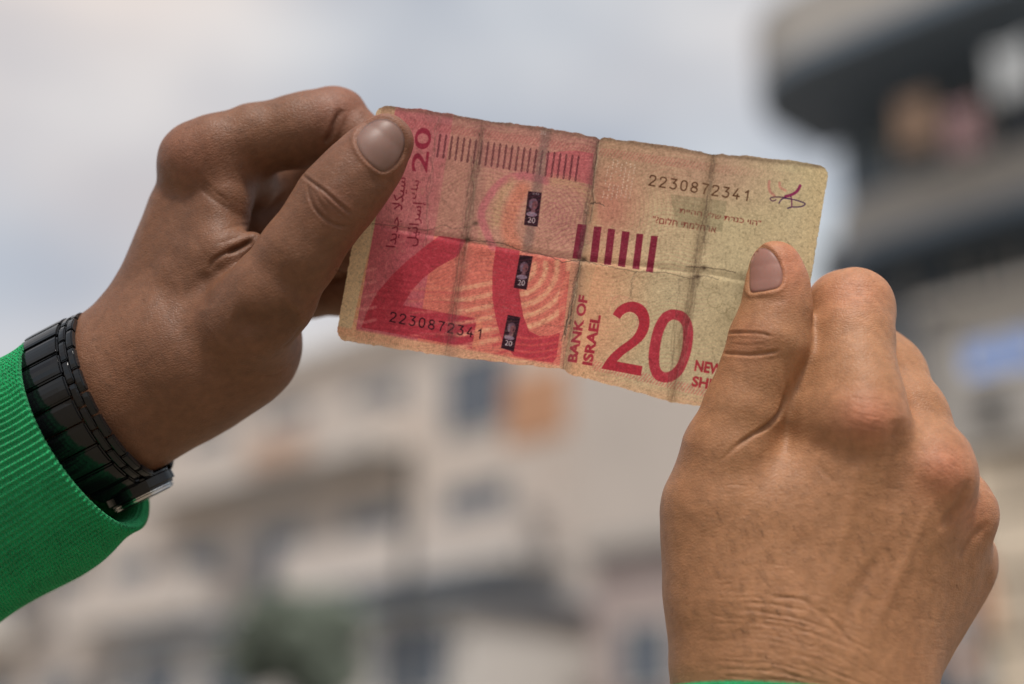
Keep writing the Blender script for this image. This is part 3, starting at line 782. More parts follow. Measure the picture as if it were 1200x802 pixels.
feats_R = [
    ('crease', [(848, 391), (862, 390), (878, 390), (892, 391), (906, 395)], 1.7, 0.33, 8),
    ('crease', [(846, 414), (862, 415), (880, 416), (898, 414), (914, 411)], 1.9, 0.45, 8),
    ('crease', [(856, 403), (874, 404), (896, 404)], 1.4, 0.12, 8),
    ('soft', [(850, 403), (875, 403), (905, 403)], 7, 0.25, 8),
    ('soft', [(884, 352), (905, 352), (925, 350)], 6, -0.25, 8),
    ('groove', [(926, 446), (921, 462), (918, 474), (912, 488), (898, 500), (880, 511), (862, 524), (846, 540)], 2.6, 0.9, -10),
    ('groove', [(918, 476), (912, 488), (898, 501), (884, 509)], 2.0, 0.6, -10),
    ('blob', [(1014, 492)], 26, 0.9, 8, (26, 20, 0.1)),
    ('blob', [(1103, 548)], 26, 1.0, 0, (24, 24, 0.1)),
    ('soft', [(1052, 490), (1056, 540), (1046, 600)], 14, -1.0, -5),
    ('soft', [(1010, 530), (990, 620), (965, 720)], 9, 0.55, 5),
    ('soft', [(1092, 585), (1060, 660), (1015, 760)], 8, 0.55, 5),
    ('soft', [(1040, 640), (1000, 700), (985, 760)], 9, -0.5, 5),
    ('groove', [(1136, 560), (1127, 582), (1114, 604), (1100, 622)], 5.5, 0.6, -20),
    ('groove', [(1160, 612), (1146, 624), (1134, 640), (1124, 656)], 4.5, 0.5, -30),
    ('soft', [(955, 540), (968, 556), (980, 566)], 4, -0.15, 5),
    ('crease', [(940, 706), (965, 720), (985, 738), (1002, 760)], 2.4, 0.16, 5),
    ('crease', [(905, 700), (935, 702), (962, 712)], 1.8, 0.2, 5),
]
def fan(cx, cy, n, length, pitch, ang, amp, zmin):
    for i in range(n):                     # fine skin folds over a knuckle
        o = (i - (n - 1) / 2) * pitch; j = rng.normal(0, 1.2, 4); ca, sa = math.cos(ang), math.sin(ang); L_ = length * rng.uniform(.6, 1.1)
        pts = [(cx + L_ * t_ * ca - (o + j[k] * .6 + 5 * t_ * t_ * (1 if o > 0 else -1)) * sa, cy + L_ * t_ * sa + (o + j[k] * .6 - 3 * t_ * t_) * ca) for k, t_ in enumerate((-.5, -.17, .17, .5))]
        feats_R.append(('crease', pts, 1.25, amp * rng.uniform(.5, 1.1), zmin))
fan(1018, 484, 9, 44, 4.2, 0.22, 0.15, 8); fan(1108, 544, 8, 34, 4.2, 0.75, 0.13, -5); fan(1004, 345, 6, 60, 6, 0.05, 0.05, -5); fan(882, 403, 6, 52, 4.0, 0.03, 0.08, 8)
for i in range(60):                        # criss-cross lines over the back of the hand
    x0, y0 = rng.uniform(810, 1110), rng.uniform(520, 790); l_ = rng.uniform(12, 34); an = rng.normal(0.12, 0.25)
    feats_R.append(('crease', [(x0, y0), (x0 + l_ * .5 * math.cos(an), y0 + l_ * .5 * math.sin(an) + rng.normal(0, 1)), (x0 + l_ * math.cos(an), y0 + l_ * math.sin(an))], 1.2, rng.uniform(.03, .09), 0))
y0 = 672
while y0 < 800:                            # the fine skin folds above the wrist, uneven
    y0 += rng.uniform(2.2, 6.5); grow = np.clip((y0 - 670) / 60, 0.25, 1)
    for k in range(2):
        x0 = rng.uniform(800, 900) + k * 60; x1 = x0 + rng.uniform(50, 150); xs_ = np.linspace(x0, x1, 6)
        feats_R.append(('crease', [(x, y0 + 0.0016 * (x - 860) ** 2 * (1 if x > 860 else .3) + rng.normal(0, .9)) for x in xs_], rng.uniform(1.0, 1.7), grow * rng.uniform(.04, .20), 5))
nail_R = ([(878.5, 300), (883, 291), (893, 288), (903, 292), (912, 302), (918, 316), (918, 330), (913, 338), (902, 341), (890, 343), (878, 342), (876.5, 320)], 6)

def box_of(x0, y0, x1, y1, z0, z1):
    c = np.array([P(x, y, z) for x in (x0, x1) for y in (y0, y1) for z in (z0, z1)])
    return c.min(0), c.max(0)
HQ = 0.8
lo, hi = box_of(-60, 80, 500, 680, -86, 36)
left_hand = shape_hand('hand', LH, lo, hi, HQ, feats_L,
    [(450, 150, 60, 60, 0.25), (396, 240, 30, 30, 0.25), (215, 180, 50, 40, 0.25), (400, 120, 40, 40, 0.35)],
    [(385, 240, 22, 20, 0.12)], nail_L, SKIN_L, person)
make_nail(LH, *nail_L, left_hand, NAIL_L, (0.72, -0.69))
lo, hi = box_of(750, 270, 1190, 930, -66, 56)
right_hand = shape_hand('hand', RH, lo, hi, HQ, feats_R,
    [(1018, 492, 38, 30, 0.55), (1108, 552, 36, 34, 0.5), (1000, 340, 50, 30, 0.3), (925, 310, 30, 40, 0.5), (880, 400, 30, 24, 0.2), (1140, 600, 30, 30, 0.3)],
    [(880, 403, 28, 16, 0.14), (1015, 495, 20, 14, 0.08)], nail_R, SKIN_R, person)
make_nail(RH, *nail_R, right_hand, NAIL_R)

# short fine hairs on the back of the right hand
def fine_hairs(parent, f, spots, n, seed):
    r_ = np.random.default_rng(seed); pts = []
    for _ in range(n):
        cx, cy, rx, ry = spots[r_.integers(len(spots))]; pts.append((cx + r_.normal() * rx, cy + r_.normal() * ry))
    pts = np.array(pts); dirs = np.stack([(pts[:, 0] - 600) * K, (401 - pts[:, 1]) * K, -np.ones(len(pts))], 1); dirs /= np.linalg.norm(dirs, axis=1, keepdims=True)
    p = dirs * (D0 - 75)
    for _ in range(60): p = p + dirs * np.minimum(f(p.astype(np.float32)), 3)[:, None] * 0.9
    ok = np.abs(f(p.astype(np.float32))) < 0.5; p = p[ok]; p, nn = settle(f, p.astype(np.float32), 1)
    V = []; F = []
    for q, m_ in zip(p, nn):
        if m_[2] < 0.35: continue
        an = r_.normal(-0.75, 0.35); d = np.array([math.cos(an), math.sin(an), 0.0]); d -= (d @ m_) * m_; d /= np.linalg.norm(d)
        s_ = np.cross(d, m_); L_ = r_.uniform(1.6, 3.4); k = len(V); w_ = 0.034
        for t_, h_ in ((0, -0.1), (.35, .22), (.7, .36), (1, .32)):
            c_ = q + d * L_ * t_ + m_ * h_ * L_ * .35; ww_ = w_ * (1 - .8 * t_)
            V += [c_ + s_ * ww_, c_ - s_ * ww_, c_ + m_ * ww_ * 1.6]
        for i in range(3):
            for j in range(3): F.append((k + i * 3 + j, k + i * 3 + (j + 1) % 3, k + i * 3 + 3 + (j + 1) % 3, k + i * 3 + 3 + j))
    o = world_mesh('hair', to_world(np.array(V)), F, material('dark_hair', (0.035, 0.022, 0.016), 0.5), parent); o['kind'] = 'stuff'
fine_hairs(right_hand, RH, [(870, 650, 40, 50), (960, 640, 60, 50), (1040, 640, 30, 50), (900, 740, 60, 30)], 480, 9)
fine_hairs(left_hand, LH, [(180, 330, 20, 50), (250, 155, 40, 14), (140, 420, 30, 30)], 110, 10)

# ------------------------------------------------------------------ the banknote
NX0, NY0, NW, NH, NS = 385.0, 112.0, 600.0, 392.0, 3.5
TW, TH = int(NW * NS), int(NH * NS)
yy, xx = np.mgrid[0:TH, 0:TW].astype(np.float32)
PX = NX0 + (xx + 0.5) / NS; PY = NY0 + (yy + 0.5) / NS
del xx, yy
def vnoise(cell, seed, octaves=3):
    """smooth value noise over the print, cell in picture units"""
    r = np.random.default_rng(seed); out = np.zeros((TH, TW), np.float32); amp = 1.0; tot = 0
    for o in range(octaves):
        cx = max(cell / 2 ** o * NS, 1.0)
        gw, gh = int(TW / cx) + 3, int(TH / cx) + 3; g = r.random((gh, gw)).astype(np.float32)
        X = np.arange(TW) / cx; Y = np.arange(TH) / cx; xi = X.astype(int); yi = Y.astype(int)
        fx = (X - xi).astype(np.float32); fy = (Y - yi).astype(np.float32); fx = fx * fx * (3 - 2 * fx); fy = (fy * fy * (3 - 2 * fy))[:, None]
        a = g[yi][:, xi] * (1 - fx) + g[yi][:, xi + 1] * fx; b = g[yi + 1][:, xi] * (1 - fx) + g[yi + 1][:, xi + 1] * fx
        out += amp * (a * (1 - fy) + b * fy); tot += amp; amp *= 0.55
    return out / tot
ART = np.empty((TH, TW, 3), np.float32)
def win(x0, y0, x1, y1):
    i0 = max(0, int((x0 - NX0) * NS) - 2); i1 = min(TW, int((x1 - NX0) * NS) + 3)
    j0 = max(0, int((y0 - NY0) * NS) - 2); j1 = min(TH, int((y1 - NY0) * NS) + 3)
    return slice(j0, max(j1, j0)), slice(i0, max(i1, i0))
def blend(sl, mask, col, mode='mix'):
    m = mask[..., None]; c = np.array(col, np.float32)
    if mode == 'mul': ART[sl] = ART[sl] * (1 - m + m * c / 255.0)
    else: ART[sl] = ART[sl] * (1 - m) + m * c
def poly(pts, col, a=1.0, curve=False, tex=None, mode='mix'):
    p = catmull(pts, 8, closed=True) if curve else np.array(pts, float)
    sl = win(p[:, 0].min(), p[:, 1].min(), p[:, 0].max(), p[:, 1].max())
    m = inside(PX[sl], PY[sl], p).astype(np.float32) * a
    if tex is not None: m = m * tex[sl]
    blend(sl, m, col, mode)
def stroke(pts, wd, col, a=1.0, soft=0.25, curve=True, taper=False, tex=None, mode='mix'):
    p = catmull(pts, 6) if curve and len(pts) > 2 else np.array(pts, float)
    g = wd + soft + 1
    sl = win(p[:, 0].min() - g, p[:, 1].min() - g, p[:, 0].max() + g, p[:, 1].max() + g)
    d, al = dist_poly(PX[sl], PY[sl], p)
    ww = wd / 2 * (np.clip(np.minimum(al, 1 - al) * 5, 0.15, 1) if taper else 1)
    m = np.clip((ww - d) / soft + 0.5, 0, 1) * a
    if tex is not None: m = m * tex[sl]
    blend(sl, m.astype(np.float32), col, mode)
def text(s, p0, dx, hy, col, a=1.0, bold=0.0, tex=None, spacing=1.0, adv=None):
    """flat print: the words are laid out by the font and scan-converted so that their box fills p0 + dx (along), p0 + hy (up)"""
    tris = []
    def glyphs(t):
        cu = bpy.data.curves.new('t', 'FONT'); cu.body = t; cu.offset = bold; cu.space_character = spacing; cu.resolution_u = 4
        o = bpy.data.objects.new('t', cu); COL.objects.link(o)
        dg = bpy.context.evaluated_depsgraph_get(); m = o.evaluated_get(dg).to_mesh(); m.calc_loop_triangles()
        v = np.array([q.co[:2] for q in m.vertices]); t_ = np.array([q.vertices for q in m.loop_triangles])
        bpy.data.objects.remove(o); bpy.data.curves.remove(cu); return v, t_
    p0, dx, hy = (np.array(q, float) for q in (p0, dx, hy))
    if adv is None:
        v, t_ = glyphs(s); lo_, hi_ = v.min(0), v.max(0)
        uv = (v - lo_) / (hi_ - lo_); tris = (p0 + uv[:, :1] * dx + uv[:, 1:] * hy)[t_]
    else:                               # one glyph per step, each at its own place
        out = []; n = len(s)
        for i, ch in enumerate(s):
            v, t_ = glyphs(ch); lo_, hi_ = v.min(0), v.max(0); uv = (v - lo_) / (hi_ - lo_)
            wd = adv * (0.45 if ch == '1' else 1.0)
            st = p0 + dx * (i / (n - 0.35))
            out.append((st + uv[:, :1] * wd * dx / np.linalg.norm(dx) + uv[:, 1:] * hy)[t_])
        tris = np.concatenate(out)
    lo_, hi_ = tris.reshape(-1, 2).min(0), tris.reshape(-1, 2).max(0)
    sl = win(lo_[0], lo_[1], hi_[0], hi_[1]); X = PX[sl]; Y = PY[sl]; M = np.zeros(X.shape, bool)
    x0g, y0g = X[0, 0], Y[0, 0]
    for A, B, Cc in tris:
        i0 = max(0, int((min(A[0], B[0], Cc[0]) - x0g) * NS)); i1 = int((max(A[0], B[0], Cc[0]) - x0g) * NS) + 2
        j0 = max(0, int((min(A[1], B[1], Cc[1]) - y0g) * NS)); j1 = int((max(A[1], B[1], Cc[1]) - y0g) * NS) + 2
        x = X[j0:j1, i0:i1]; y = Y[j0:j1, i0:i1]
        w0 = (B[0] - A[0]) * (y - A[1]) - (B[1] - A[1]) * (x - A[0]); w1 = (Cc[0] - B[0]) * (y - B[1]) - (Cc[1] - B[1]) * (x - B[0]); w2 = (A[0] - Cc[0]) * (y - Cc[1]) - (A[1] - Cc[1]) * (x - Cc[0])
        M[j0:j1, i0:i1] |= ((w0 >= 0) & (w1 >= 0) & (w2 >= 0)) | ((w0 <= 0) & (w1 <= 0) & (w2 <= 0))
    m = M.astype(np.float32); k = m.copy(); k[1:-1, 1:-1] = (m[1:-1, 1:-1] * 4 + m[:-2, 1:-1] + m[2:, 1:-1] + m[1:-1, :-2] + m[1:-1, 2:]) / 8
    if tex is not None: k = k * tex[sl]
    blend(sl, k * a, col)
def q4(sc, ox, oy, *pts): return [(ox + x / sc, oy + y / sc) for x, y in pts]

DIG = {'2': [[(0.05, .78), (.12, .95), (.45, 1.0), (.85, .93), (.92, .72), (.75, .50), (.35, .25), (.05, 0.0)], [(.05, 0), (.95, 0)]],
       '3': [[(.08, .98), (.9, .98)], [(.9, .98), (.45, .58)], [(.45, .58), (.85, .50), (.95, .25), (.75, .04), (.4, 0), (.05, .1)]],
       '0': [[(.5, 1), (.15, .88), (.05, .5), (.15, .12), (.5, 0), (.85, .12), (.95, .5), (.85, .88), (.5, 1)]],
       '8': [[(.5, 1), (.15, .88), (.15, .64), (.5, .52), (.9, .38), (.92, .12), (.5, 0), (.08, .12), (.1, .38), (.5, .52), (.85, .64), (.85, .88), (.5, 1)]],
       '7': [[(.05, 1), (.95, 1)], [(.95, 1), (.55, .45), (.45, 0)]],
       '4': [[(.6, 1), (.05, .28)], [(.05, .28), (.98, .28)], [(.68, .5), (.68, 0)]],
       '1': [[(.25, .78), (.62, 1)], [(.62, 1), (.62, 0)]]}
def serial(txt, p0, p1, hy, wd, thick, col, a=1.0, tex=None):
    p0, p1, hy = (np.array(q, float) for q in (p0, p1, hy)); ax_ = (p1 - p0) / np.linalg.norm(p1 - p0)
    for i, ch in enumerate(txt):
        o = p0 + (p1 - p0) * i / (len(txt) - 1)
        for st in DIG[ch]: stroke([tuple(o + ax_ * wd * x + hy * y) for x, y in st], thick, col, a, 0.35, tex=tex)
# note frame: U along the long side, W down the short side
US = np.array([0.9905, 0.143]); WS = np.array([-0.165, 0.986])
n_big = vnoise(70, 1, 3); n_mid = vnoise(14, 2, 4); n_fin = vnoise(2.6, 3, 3); n_fib = vnoise(1.0, 4, 1)
ink = np.clip(0.72 + 0.55 * n_fin, 0, 1)                                # worn, uneven ink
def ramp(v, a, b): return np.clip((v - a) / (b - a), 0, 1)
def lay(mask, col, mode='mix'): blend((slice(None), slice(None)), mask.astype(np.float32), col, mode)
# distance below the top edge and to the right of the left edge, in picture units
top_y = np.interp(PX, [443, 568, 703, 837, 970], [124, 141, 162, 181, 196]) + (PY - 150) * 0
s_top = PY - top_y
u_left = (PX - 443) + (PY - 124) * 0.1795
# paper
ART[:] = (208, 190, 148)
lay(ramp(u_left, 250, 330) * 0.0 + 0.35 * n_big, (190, 170, 122))
lay(0.55 * ramp(PX, 930, 975), (214, 184, 128))
lay(0.75 * (1 - ramp(s_top, 30, 75)) * (1 - ramp(PX, 850, 930)), (190, 148, 122))
lay(0.5 * (1 - ramp(s_top, 60, 170)) * (1 - ramp(PX, 700, 850)), (192, 146, 108))
# orange wash right of the centre fold
lay(0.75 * (1 - ramp(PX + (PY - 300) * .16, 690, 770)) * ramp(PY, 285, 310), (222, 150, 105), )
lay(0.6 * (1 - ramp(PX + (PY - 300) * .16, 700, 790)) * ramp(PY, 440, 405) * ramp(PY, 250, 380), (226, 160, 116))
lay(0.5 * (1 - ramp(np.hypot(PX - 712, (PY - 245) * 0.9), 10, 55)), (196, 96, 84))
lay(0.55 * ramp(PY - (PX - 661) * .21, 425, 440) * (1 - ramp(PX, 880, 930)), (232, 176, 132))
# left half ground colours
L0 = PX + (PY - 300) * 0.16                                             # ~ lines parallel to the folds
left = (L0 < 681).astype(np.float32)
pink = ((u_left > 21) & (L0 < 505)).astype(np.float32)
lay(left * ramp(u_left, 21, 22), (194, 132, 114))
lay(pink, (192, 108, 108))
lay(pink * ramp(PY - (PX - 437) * 0.17, 258, 268), (196, 78, 92))
lay(pink * (0.45 * n_mid + 0.2 * ramp(PX, 470, 440)), (206, 112, 114))
lay(0.65 * np.exp(-((L0 - 531) / 30) ** 4) * np.exp(-((PY - 228) / 44) ** 4), (190, 138, 116))
lay(0.85 * (L0 > 556) * left * ramp(s_top, 55, 75), (198, 144, 118))
low = ramp(PY - (PX - 515) * 0.178, 276, 279)                           # below the horizontal fold the print is strong
lay(left * (L0 > 505) * low, (218, 108, 88))
# red zone upper right of the left half
poly(q4(8, 560, 130, (640, 395), (900, 370), (1085, 400), (1075, 700), (1000, 680), (850, 650), (640, 620)), (196, 84, 92), 0.75)
poly(q4(8, 560, 130, (0, 320), (600, 380), (560, 600), (0, 510)), (176, 106, 98), 0.5)
# faint second zero and warm centre
stroke([(640, 212), (612, 206), (588, 214), (572, 232), (564, 252), (570, 272), (578, 290)], 9, (196, 92, 106), 0.75, 3, tex=0.6 + 0.5 * n_fin)
stroke([(600, 212), (590, 226), (584, 245), (582, 262)], 11, (206, 170, 118), 0.45, 7)
stroke([(612, 222), (600, 245), (596, 270), (604, 290)], 17, (216, 124, 92), 0.75, 8)
stroke([(650, 212), (672, 216), (690, 230), (694, 260)], 12, (202, 162, 112), 0.5, 9)
for i in range(8):
    stroke([(638 + i * 3, 246 + i * 5), (648 + i * 4, 234 + i * 6), (664 + i * 4, 240 + i * 6), (676 + i * 3, 256 + i * 5)], 3.2, (206, 150, 122), 0.5, 2)
    stroke([(636 + i * 3, 250 + i * 5), (647 + i * 4, 238 + i * 6), (663 + i * 4, 244 + i * 6)], 1.8, (178, 92, 100), 0.35, 1.6)
# large red numerals behind the number
two = [(423.5, 384), (430, 365.6), (442, 343), (460, 322), (477, 306), (498, 289), (515, 276.5), (546, 281), (537, 300), (512, 314), (495, 327), (482.5, 341), (472, 358), (559, 373.5), (553, 408)]
poly(two, (186, 26, 52), 0.95, tex=0.86 + 0.25 * n_fin)
zero = [(581, 289), (577, 320), (577, 350), (581, 374), (588, 398), (602, 417), (630, 423), (648, 425), (652, 419), (656, 390), (646, 393.5), (632, 394), (620, 388), (613, 370), (609, 345), (606, 325), (609, 294)]
mid_or = [(548, 284), (580, 289), (577, 340), (586, 372), (590, 411), (553, 408), (559, 373), (473, 358), (495, 327), (537, 300)]
right_or = [(609, 294), (682, 306), (668, 318), (666, 350), (660, 368), (656, 392), (632, 394), (618, 386), (610, 350), (607, 325)]
for i in range(6):                                                      # water ripples
    y = 336 + i * 13.5
    stroke([(536, y + 3), (560, y - 1), (582, y - 6)], 5.2, (240, 170, 128), 0.75, 2.5, tex=0.5 + 0.9 * n_fin)
    stroke([(480, y + 4), (510, y + 2), (540, y + 3)], 3.2, (232, 150, 112), 0.40, 2.5, tex=0.4 + 0.9 * n_fin)
for i in range(7):
    r0 = 20 + i * 13
    arc = [(606 + r0 * 1.02 * math.cos(t), 312 + r0 * 1.0 * math.sin(t)) for t in np.linspace(-0.1, 1.75, 12)]
    arc = [q for q in arc if inside(np.array([q[0]]), np.array([q[1]]), right_or)[0]]
    if len(arc) > 2: stroke(arc, 6.0, (242, 176, 130), 0.85, 3, tex=0.4 + 1.0 * n_fin)
poly([(661, 318), (668, 318), (664, 366), (656, 384), (654, 350)], (216, 88, 74), 0.6)
tw = (inside(PX, PY, np.array(two))).astype(np.float32)
for i in range(12):                                                     # crimson ripples inside the numeral
    y = 318 + i * 7.4
    stroke([(415, y + 6 + 2 * math.sin(i)), (440, y + 1), (470, y + 4), (505, y + 9), (555, y + 12)], 2.4, (160, 8, 40), 0.42, 1.3, tex=tw * (0.3 + 1.1 * n_fin))
poly(zero, (186, 26, 50), 0.93, tex=0.86 + 0.25 * n_fin)
for i in range(9):                                                      # darker ripples across the red
    y = 322 + i * 11
    stroke([(434, y + 22), (460, y + 16), (500, y + 20), (545, y + 22)], 2.2, (186, 20, 44), 0.2, 1.4, tex=0.5 + n_fin)
    stroke([(578, y + 6), (595, y + 1), (608, y - 4)], 3.0, (186, 24, 44), 0.45, 1.8, tex=0.5 + n_fin)
for i in range(4):
    y = 394 + i * 8
    stroke([(598, y), (625, y + 3), (654, y - 1)], 2.6, (222, 76, 66), 0.6, 1.6)
for i in range(5): stroke([(416, 316 + i * 15), (426, 318 + i * 15), (440, 315 + i * 15)], 3.5, (226, 140, 134), 0.5, 2)
# left margin and the pale strip under the print
poly([(440, 124), (447, 127), (434, 285), (413, 382), (404, 404), (380, 402)], (220, 188, 146), 1.0)
lay(ramp(PY - (PX - 412) * 0.178, 384, 387) * (PX < 664), (222, 164, 124))
lay(0.5 * ramp(PY - (PX - 412) * 0.178, 393, 400) * (PX < 664), (226, 190, 150))
poly([(553, 408), (559, 374), (566, 380), (560, 409)], (228, 130, 92), 0.6)
poly([(670, 300), (700, 305), (668, 436), (655, 436)], (206, 160, 118), 0.65)
# diagonal hatch bands
hd = (np.abs(((PX * 0.80 + PY * 0.62) / 3.3) % 1 - 0.5) * 2)
band_t = ramp(s_top, 10, 12) * (1 - ramp(s_top, 20, 22)) * (PX > 462) * (PX < 940) * (1 - 0.85 * ramp(PX, 780, 900))
lay(0.42 * band_t * ramp(hd, 0.5, 0.7) * (0.6 + 0.5 * n_fin), (184, 66, 70))
bb = PY - (PX - 661) * 0.245
band_b = ramp(bb, 413, 415) * (1 - ramp(bb, 424, 426)) * (PX > 694) * (PX < 900)
lay(0.55 * band_b * ramp(hd, 0.45, 0.65), (212, 84, 84))
# twisted micro-text bars
for i in range(24):
    x = 516 + i * 7.05; y = 157.5 + i * 1.12; ln_ = 27 + i * 0.1
    for sgn in (1, -1):
        pts = [(x - 0.135 * ln_ * t + sgn * 0.85 * math.sin(t * math.pi * 5), y + ln_ * t) for t in np.linspace(0, 1, 25)]
        stroke(pts, 0.95, (70, 26, 36), 0.85, 0.4, curve=False)
# see-through star, dots
r2 = np.random.default_rng(5)
for c in range(7):
    for k in range(15):
        x = 714 + c * 5.0 - k * 0.55 + (k % 2) * .6; y = 186 + c * 1.2 + k * 3.2
        if (c in (2, 3) and 5 < k < 9) or (c > 3 and k > 12) or (c == 0 and k < 3) or (3 < k < 5 and c in (1, 3)): continue
        if r2.random() < 0.2: continue
        stroke([(x, y), (x - .2, y + .9)], 0.95, (240, 222, 196), 0.85, 0.5, curve=False)
# security thread, its windows
lay(0.5 * np.exp(-((PX - np.interp(PY, [150, 420], [641, 597])) / 6.2) ** 4) * (PY > 148) * (1 - ramp(PY, 285, 305)), (112, 98, 92))
text('20', (633, 157.5), (7, 1), (-.5, -5), (206, 190, 184), 0.7)
def window(q, t1=True):
    q = np.array(q, float); poly(q, (40, 17, 30), 1.0)
    f = lambda u, v: tuple(q[0] + (q[1] - q[0]) * u + (q[3] - q[0]) * v)
    hx = (q[1] - q[0]); hv = (q[3] - q[0])
    c = np.array(f(.52, .50)); ux, uv_ = hx / np.linalg.norm(hx), hv / np.linalg.norm(hv)
    def e(cx, cy, rx, ry, col, a=1.0):
        p = [c + ux * (cx + rx * math.cos(t)) + uv_ * (cy + ry * math.sin(t)) for t in np.linspace(0, 2 * math.pi, 20, endpoint=False)]
        poly(p, col, a, tex=0.7 + 0.6 * n_fin)
    k = np.linalg.norm(hx) / 16
    e(-.6 * k, -6 * k, 5.2 * k, 6.4 * k, (104, 76, 92)); e(1.4 * k, -4.6 * k, 3.2 * k, 5 * k, (118, 70, 76)); e(0.3 * k, 2.4 * k, 2.6 * k, 3.4 * k, (112, 72, 82))
    e(-1 * k, 6.4 * k, 6.4 * k, 2.8 * k, (138, 116, 136)); e(2.6 * k, -4 * k, 1.0 * k, 2 * k, (60, 30, 40), .7); e(-3.2 * k, -5 * k, 1.3 * k, 4.6 * k, (132, 112, 130), .7)
    w_ = np.linalg.norm(hx)
    text('20', c - ux * 4.6 * k + uv_ * 16.4 * k, ux * 8.6 * k, -uv_ * 6.3 * k, (226, 208, 214), 1.0)
window([(619, 224), (635, 226), (630, 266), (614, 264)])
text('20', (623.2, 227.8), (8.4, 1.3), (.2, -2.6), (206, 190, 200), 0.8)
window([(609, 299), (624.5, 300.5), (617, 340), (602, 337.5)])
window([(595, 369), (610, 372), (602, 412.5), (587, 408)])
# barcode bars
for q in ([(677, 262.5), (687.5, 263.5), (681, 304), (670.6, 303)], [(696, 265.6), (705, 266), (700, 308), (691, 307)], [(712.5, 268), (721, 269), (716, 311), (707.5, 310)],
          [(729, 271), (738, 272), (732.5, 313.5), (724, 312)], [(746, 274), (754, 274.5), (749, 316), (741, 315)], [(763, 276.5), (771, 277), (765, 320), (757, 318.5)]):
    q = np.array(q); cq = q.mean(0); poly(cq + (q - cq) * 1.12, (214, 188, 140), 0.35); poly(q, (138, 28, 56), 0.97, tex=ink + 0.2)
gl = np.abs(((PX * 0.2 + PY * 1.0 + 6 * np.sin(PX / 17.0) + 3 * np.sin(PY / 9.0 + PX / 31.0)) / 3.6) % 1 - 0.5) * 2
lay(0.16 * ramp(gl, 0.55, 0.8) * (PX < 860) * (u_left > 24) * (PX > 690) * (1 - ramp(PX, 800, 860)), (176, 92, 84))
lay(0.22 * ramp(gl, 0.55, 0.8) * left * (L0 > 505), (158, 70, 84))
gr2 = np.abs(((np.hypot(PX - 640, (PY - 250) * 1.15) + 1.5 * np.sin(np.arctan2(PY - 250, PX - 640) * 9)) / 5.2) % 1 - 0.5) * 2
lay(0.28 * ramp(gr2, 0.5, 0.8) * np.exp(-((PX - 655) / 40) ** 2 - ((PY - 250) / 40) ** 2) * left, (150, 60, 88))
lay(0.16 * ramp(gr2, 0.5, 0.8) * np.exp(-((PX - 740) / 70) ** 2 - ((PY - 245) / 45) ** 2), (170, 90, 88))
vl = np.abs((L0 / 2.3) % 1 - 0.5) * 2
lay(0.14 * ramp(vl, 0.5, 0.8) * pink, (150, 50, 66))
# numbers and words
RED = (184, 26, 52)
d2 = q4(3.82, 660, 300, (222, 262), (240, 235), (270, 214), (310, 205), (350, 217), (377, 247), (387, 290), (380, 335), (355, 377), (312, 413), (270, 443), (240, 473), (355, 494), (348, 538), (171, 505), (186, 478), (212, 444), (252, 408), (300, 373), (325, 343), (338, 308), (336, 280), (322, 260), (300, 251), (280, 256), (264, 268), (254, 283))
def rounded(pts, corners):
    """catmull through the points, sharp at the given indices"""
    out = []; n = len(pts); cs = sorted(corners)
    for i, c in enumerate(cs):
        nx_ = cs[(i + 1) % len(cs)]; seg = [pts[k % n] for k in range(c, (nx_ if nx_ > c else nx_ + n) + 1)]
        out += [tuple(q) for q in (catmull(seg, 5)[:-1] if len(seg) > 2 else np.array(seg[:-1], float))]
    return out
d2p = rounded(d2, [0, 11, 12, 13, 14, 26])
d0o = q4(3.82, 660, 300, (497, 240), (542, 252), (571, 288), (582, 340), (576, 410), (560, 470), (532, 528), (492, 560), (450, 567), (410, 550), (388, 508), (382, 450), (391, 380), (410, 312), (440, 263), (468, 245))
d0i = q4(3.82, 660, 300, (497, 286), (522, 297), (535, 325), (536, 380), (526, 440), (507, 488), (480, 515), (455, 521), (436, 506), (430, 468), (434, 410), (446, 350), (466, 305), (480, 291))
halo = np.array(d2p); sl = win(halo[:, 0].min() - 3, halo[:, 1].min() - 3, halo[:, 0].max() + 3, halo[:, 1].max() + 3)
dd, _ = dist_poly(PX[sl], PY[sl], halo, True); blend(sl, (0.3 * np.exp(-(dd / 1.6) ** 2)).astype(np.float32), (220, 196, 150))
stroke([(712, 366), (722, 348), (740, 352), (748, 372), (738, 398), (724, 420)], 1.0, (204, 110, 100), 0.35, 0.8)
for k in range(5): stroke([(700 + k * 9, 352 + k * 3), (712 + k * 9, 346 + k * 2), (722 + k * 9, 356), (716 + k * 9, 374)], 0.9, (206, 128, 108), 0.3, 0.8)
poly(d2p, RED, 0.96, tex=ink + 0.2)
sl = win(755, 355, 818, 455); ring = inside(PX[sl], PY[sl], catmull(d0o, 6, True)) & ~inside(PX[sl], PY[sl], catmull(d0i, 6, True))
blend(sl, ring.astype(np.float32) * np.clip(ink[sl] + 0.2, 0, 1) * 0.96, RED)
text('BANK OF', (676, 425.5), (13.6, -78), (-11.2, -1.8), (172, 28, 50), 0.95, bold=0.04, tex=ink + .1)
text('ISRAEL', (694, 429), (10.5, -59), (-12, -1.9), (176, 28, 50), 0.97, bold=0.04, tex=ink + .15)
text('NEW', (813.3, 435), (33, 5.6), (2.2, -13.2), (176, 24, 42), 0.97, bold=0.04)
text('SHEKELS', (810, 453), (62, 10.5), (2.2, -12.6), (176, 24, 42), 0.97, bold=0.04)
serial('2230872341', (760, 217), (870.5, 234.5), (1.9, -11.4), 7.6, 1.65, (92, 56, 32), 0.9, tex=ink + .15)
serial('2230872341', (456.5, 376.5), (558, 396), (1.7, -10.6), 6.8, 1.55, (44, 12, 26), 0.97)
rev = lambda t: t[::-1]
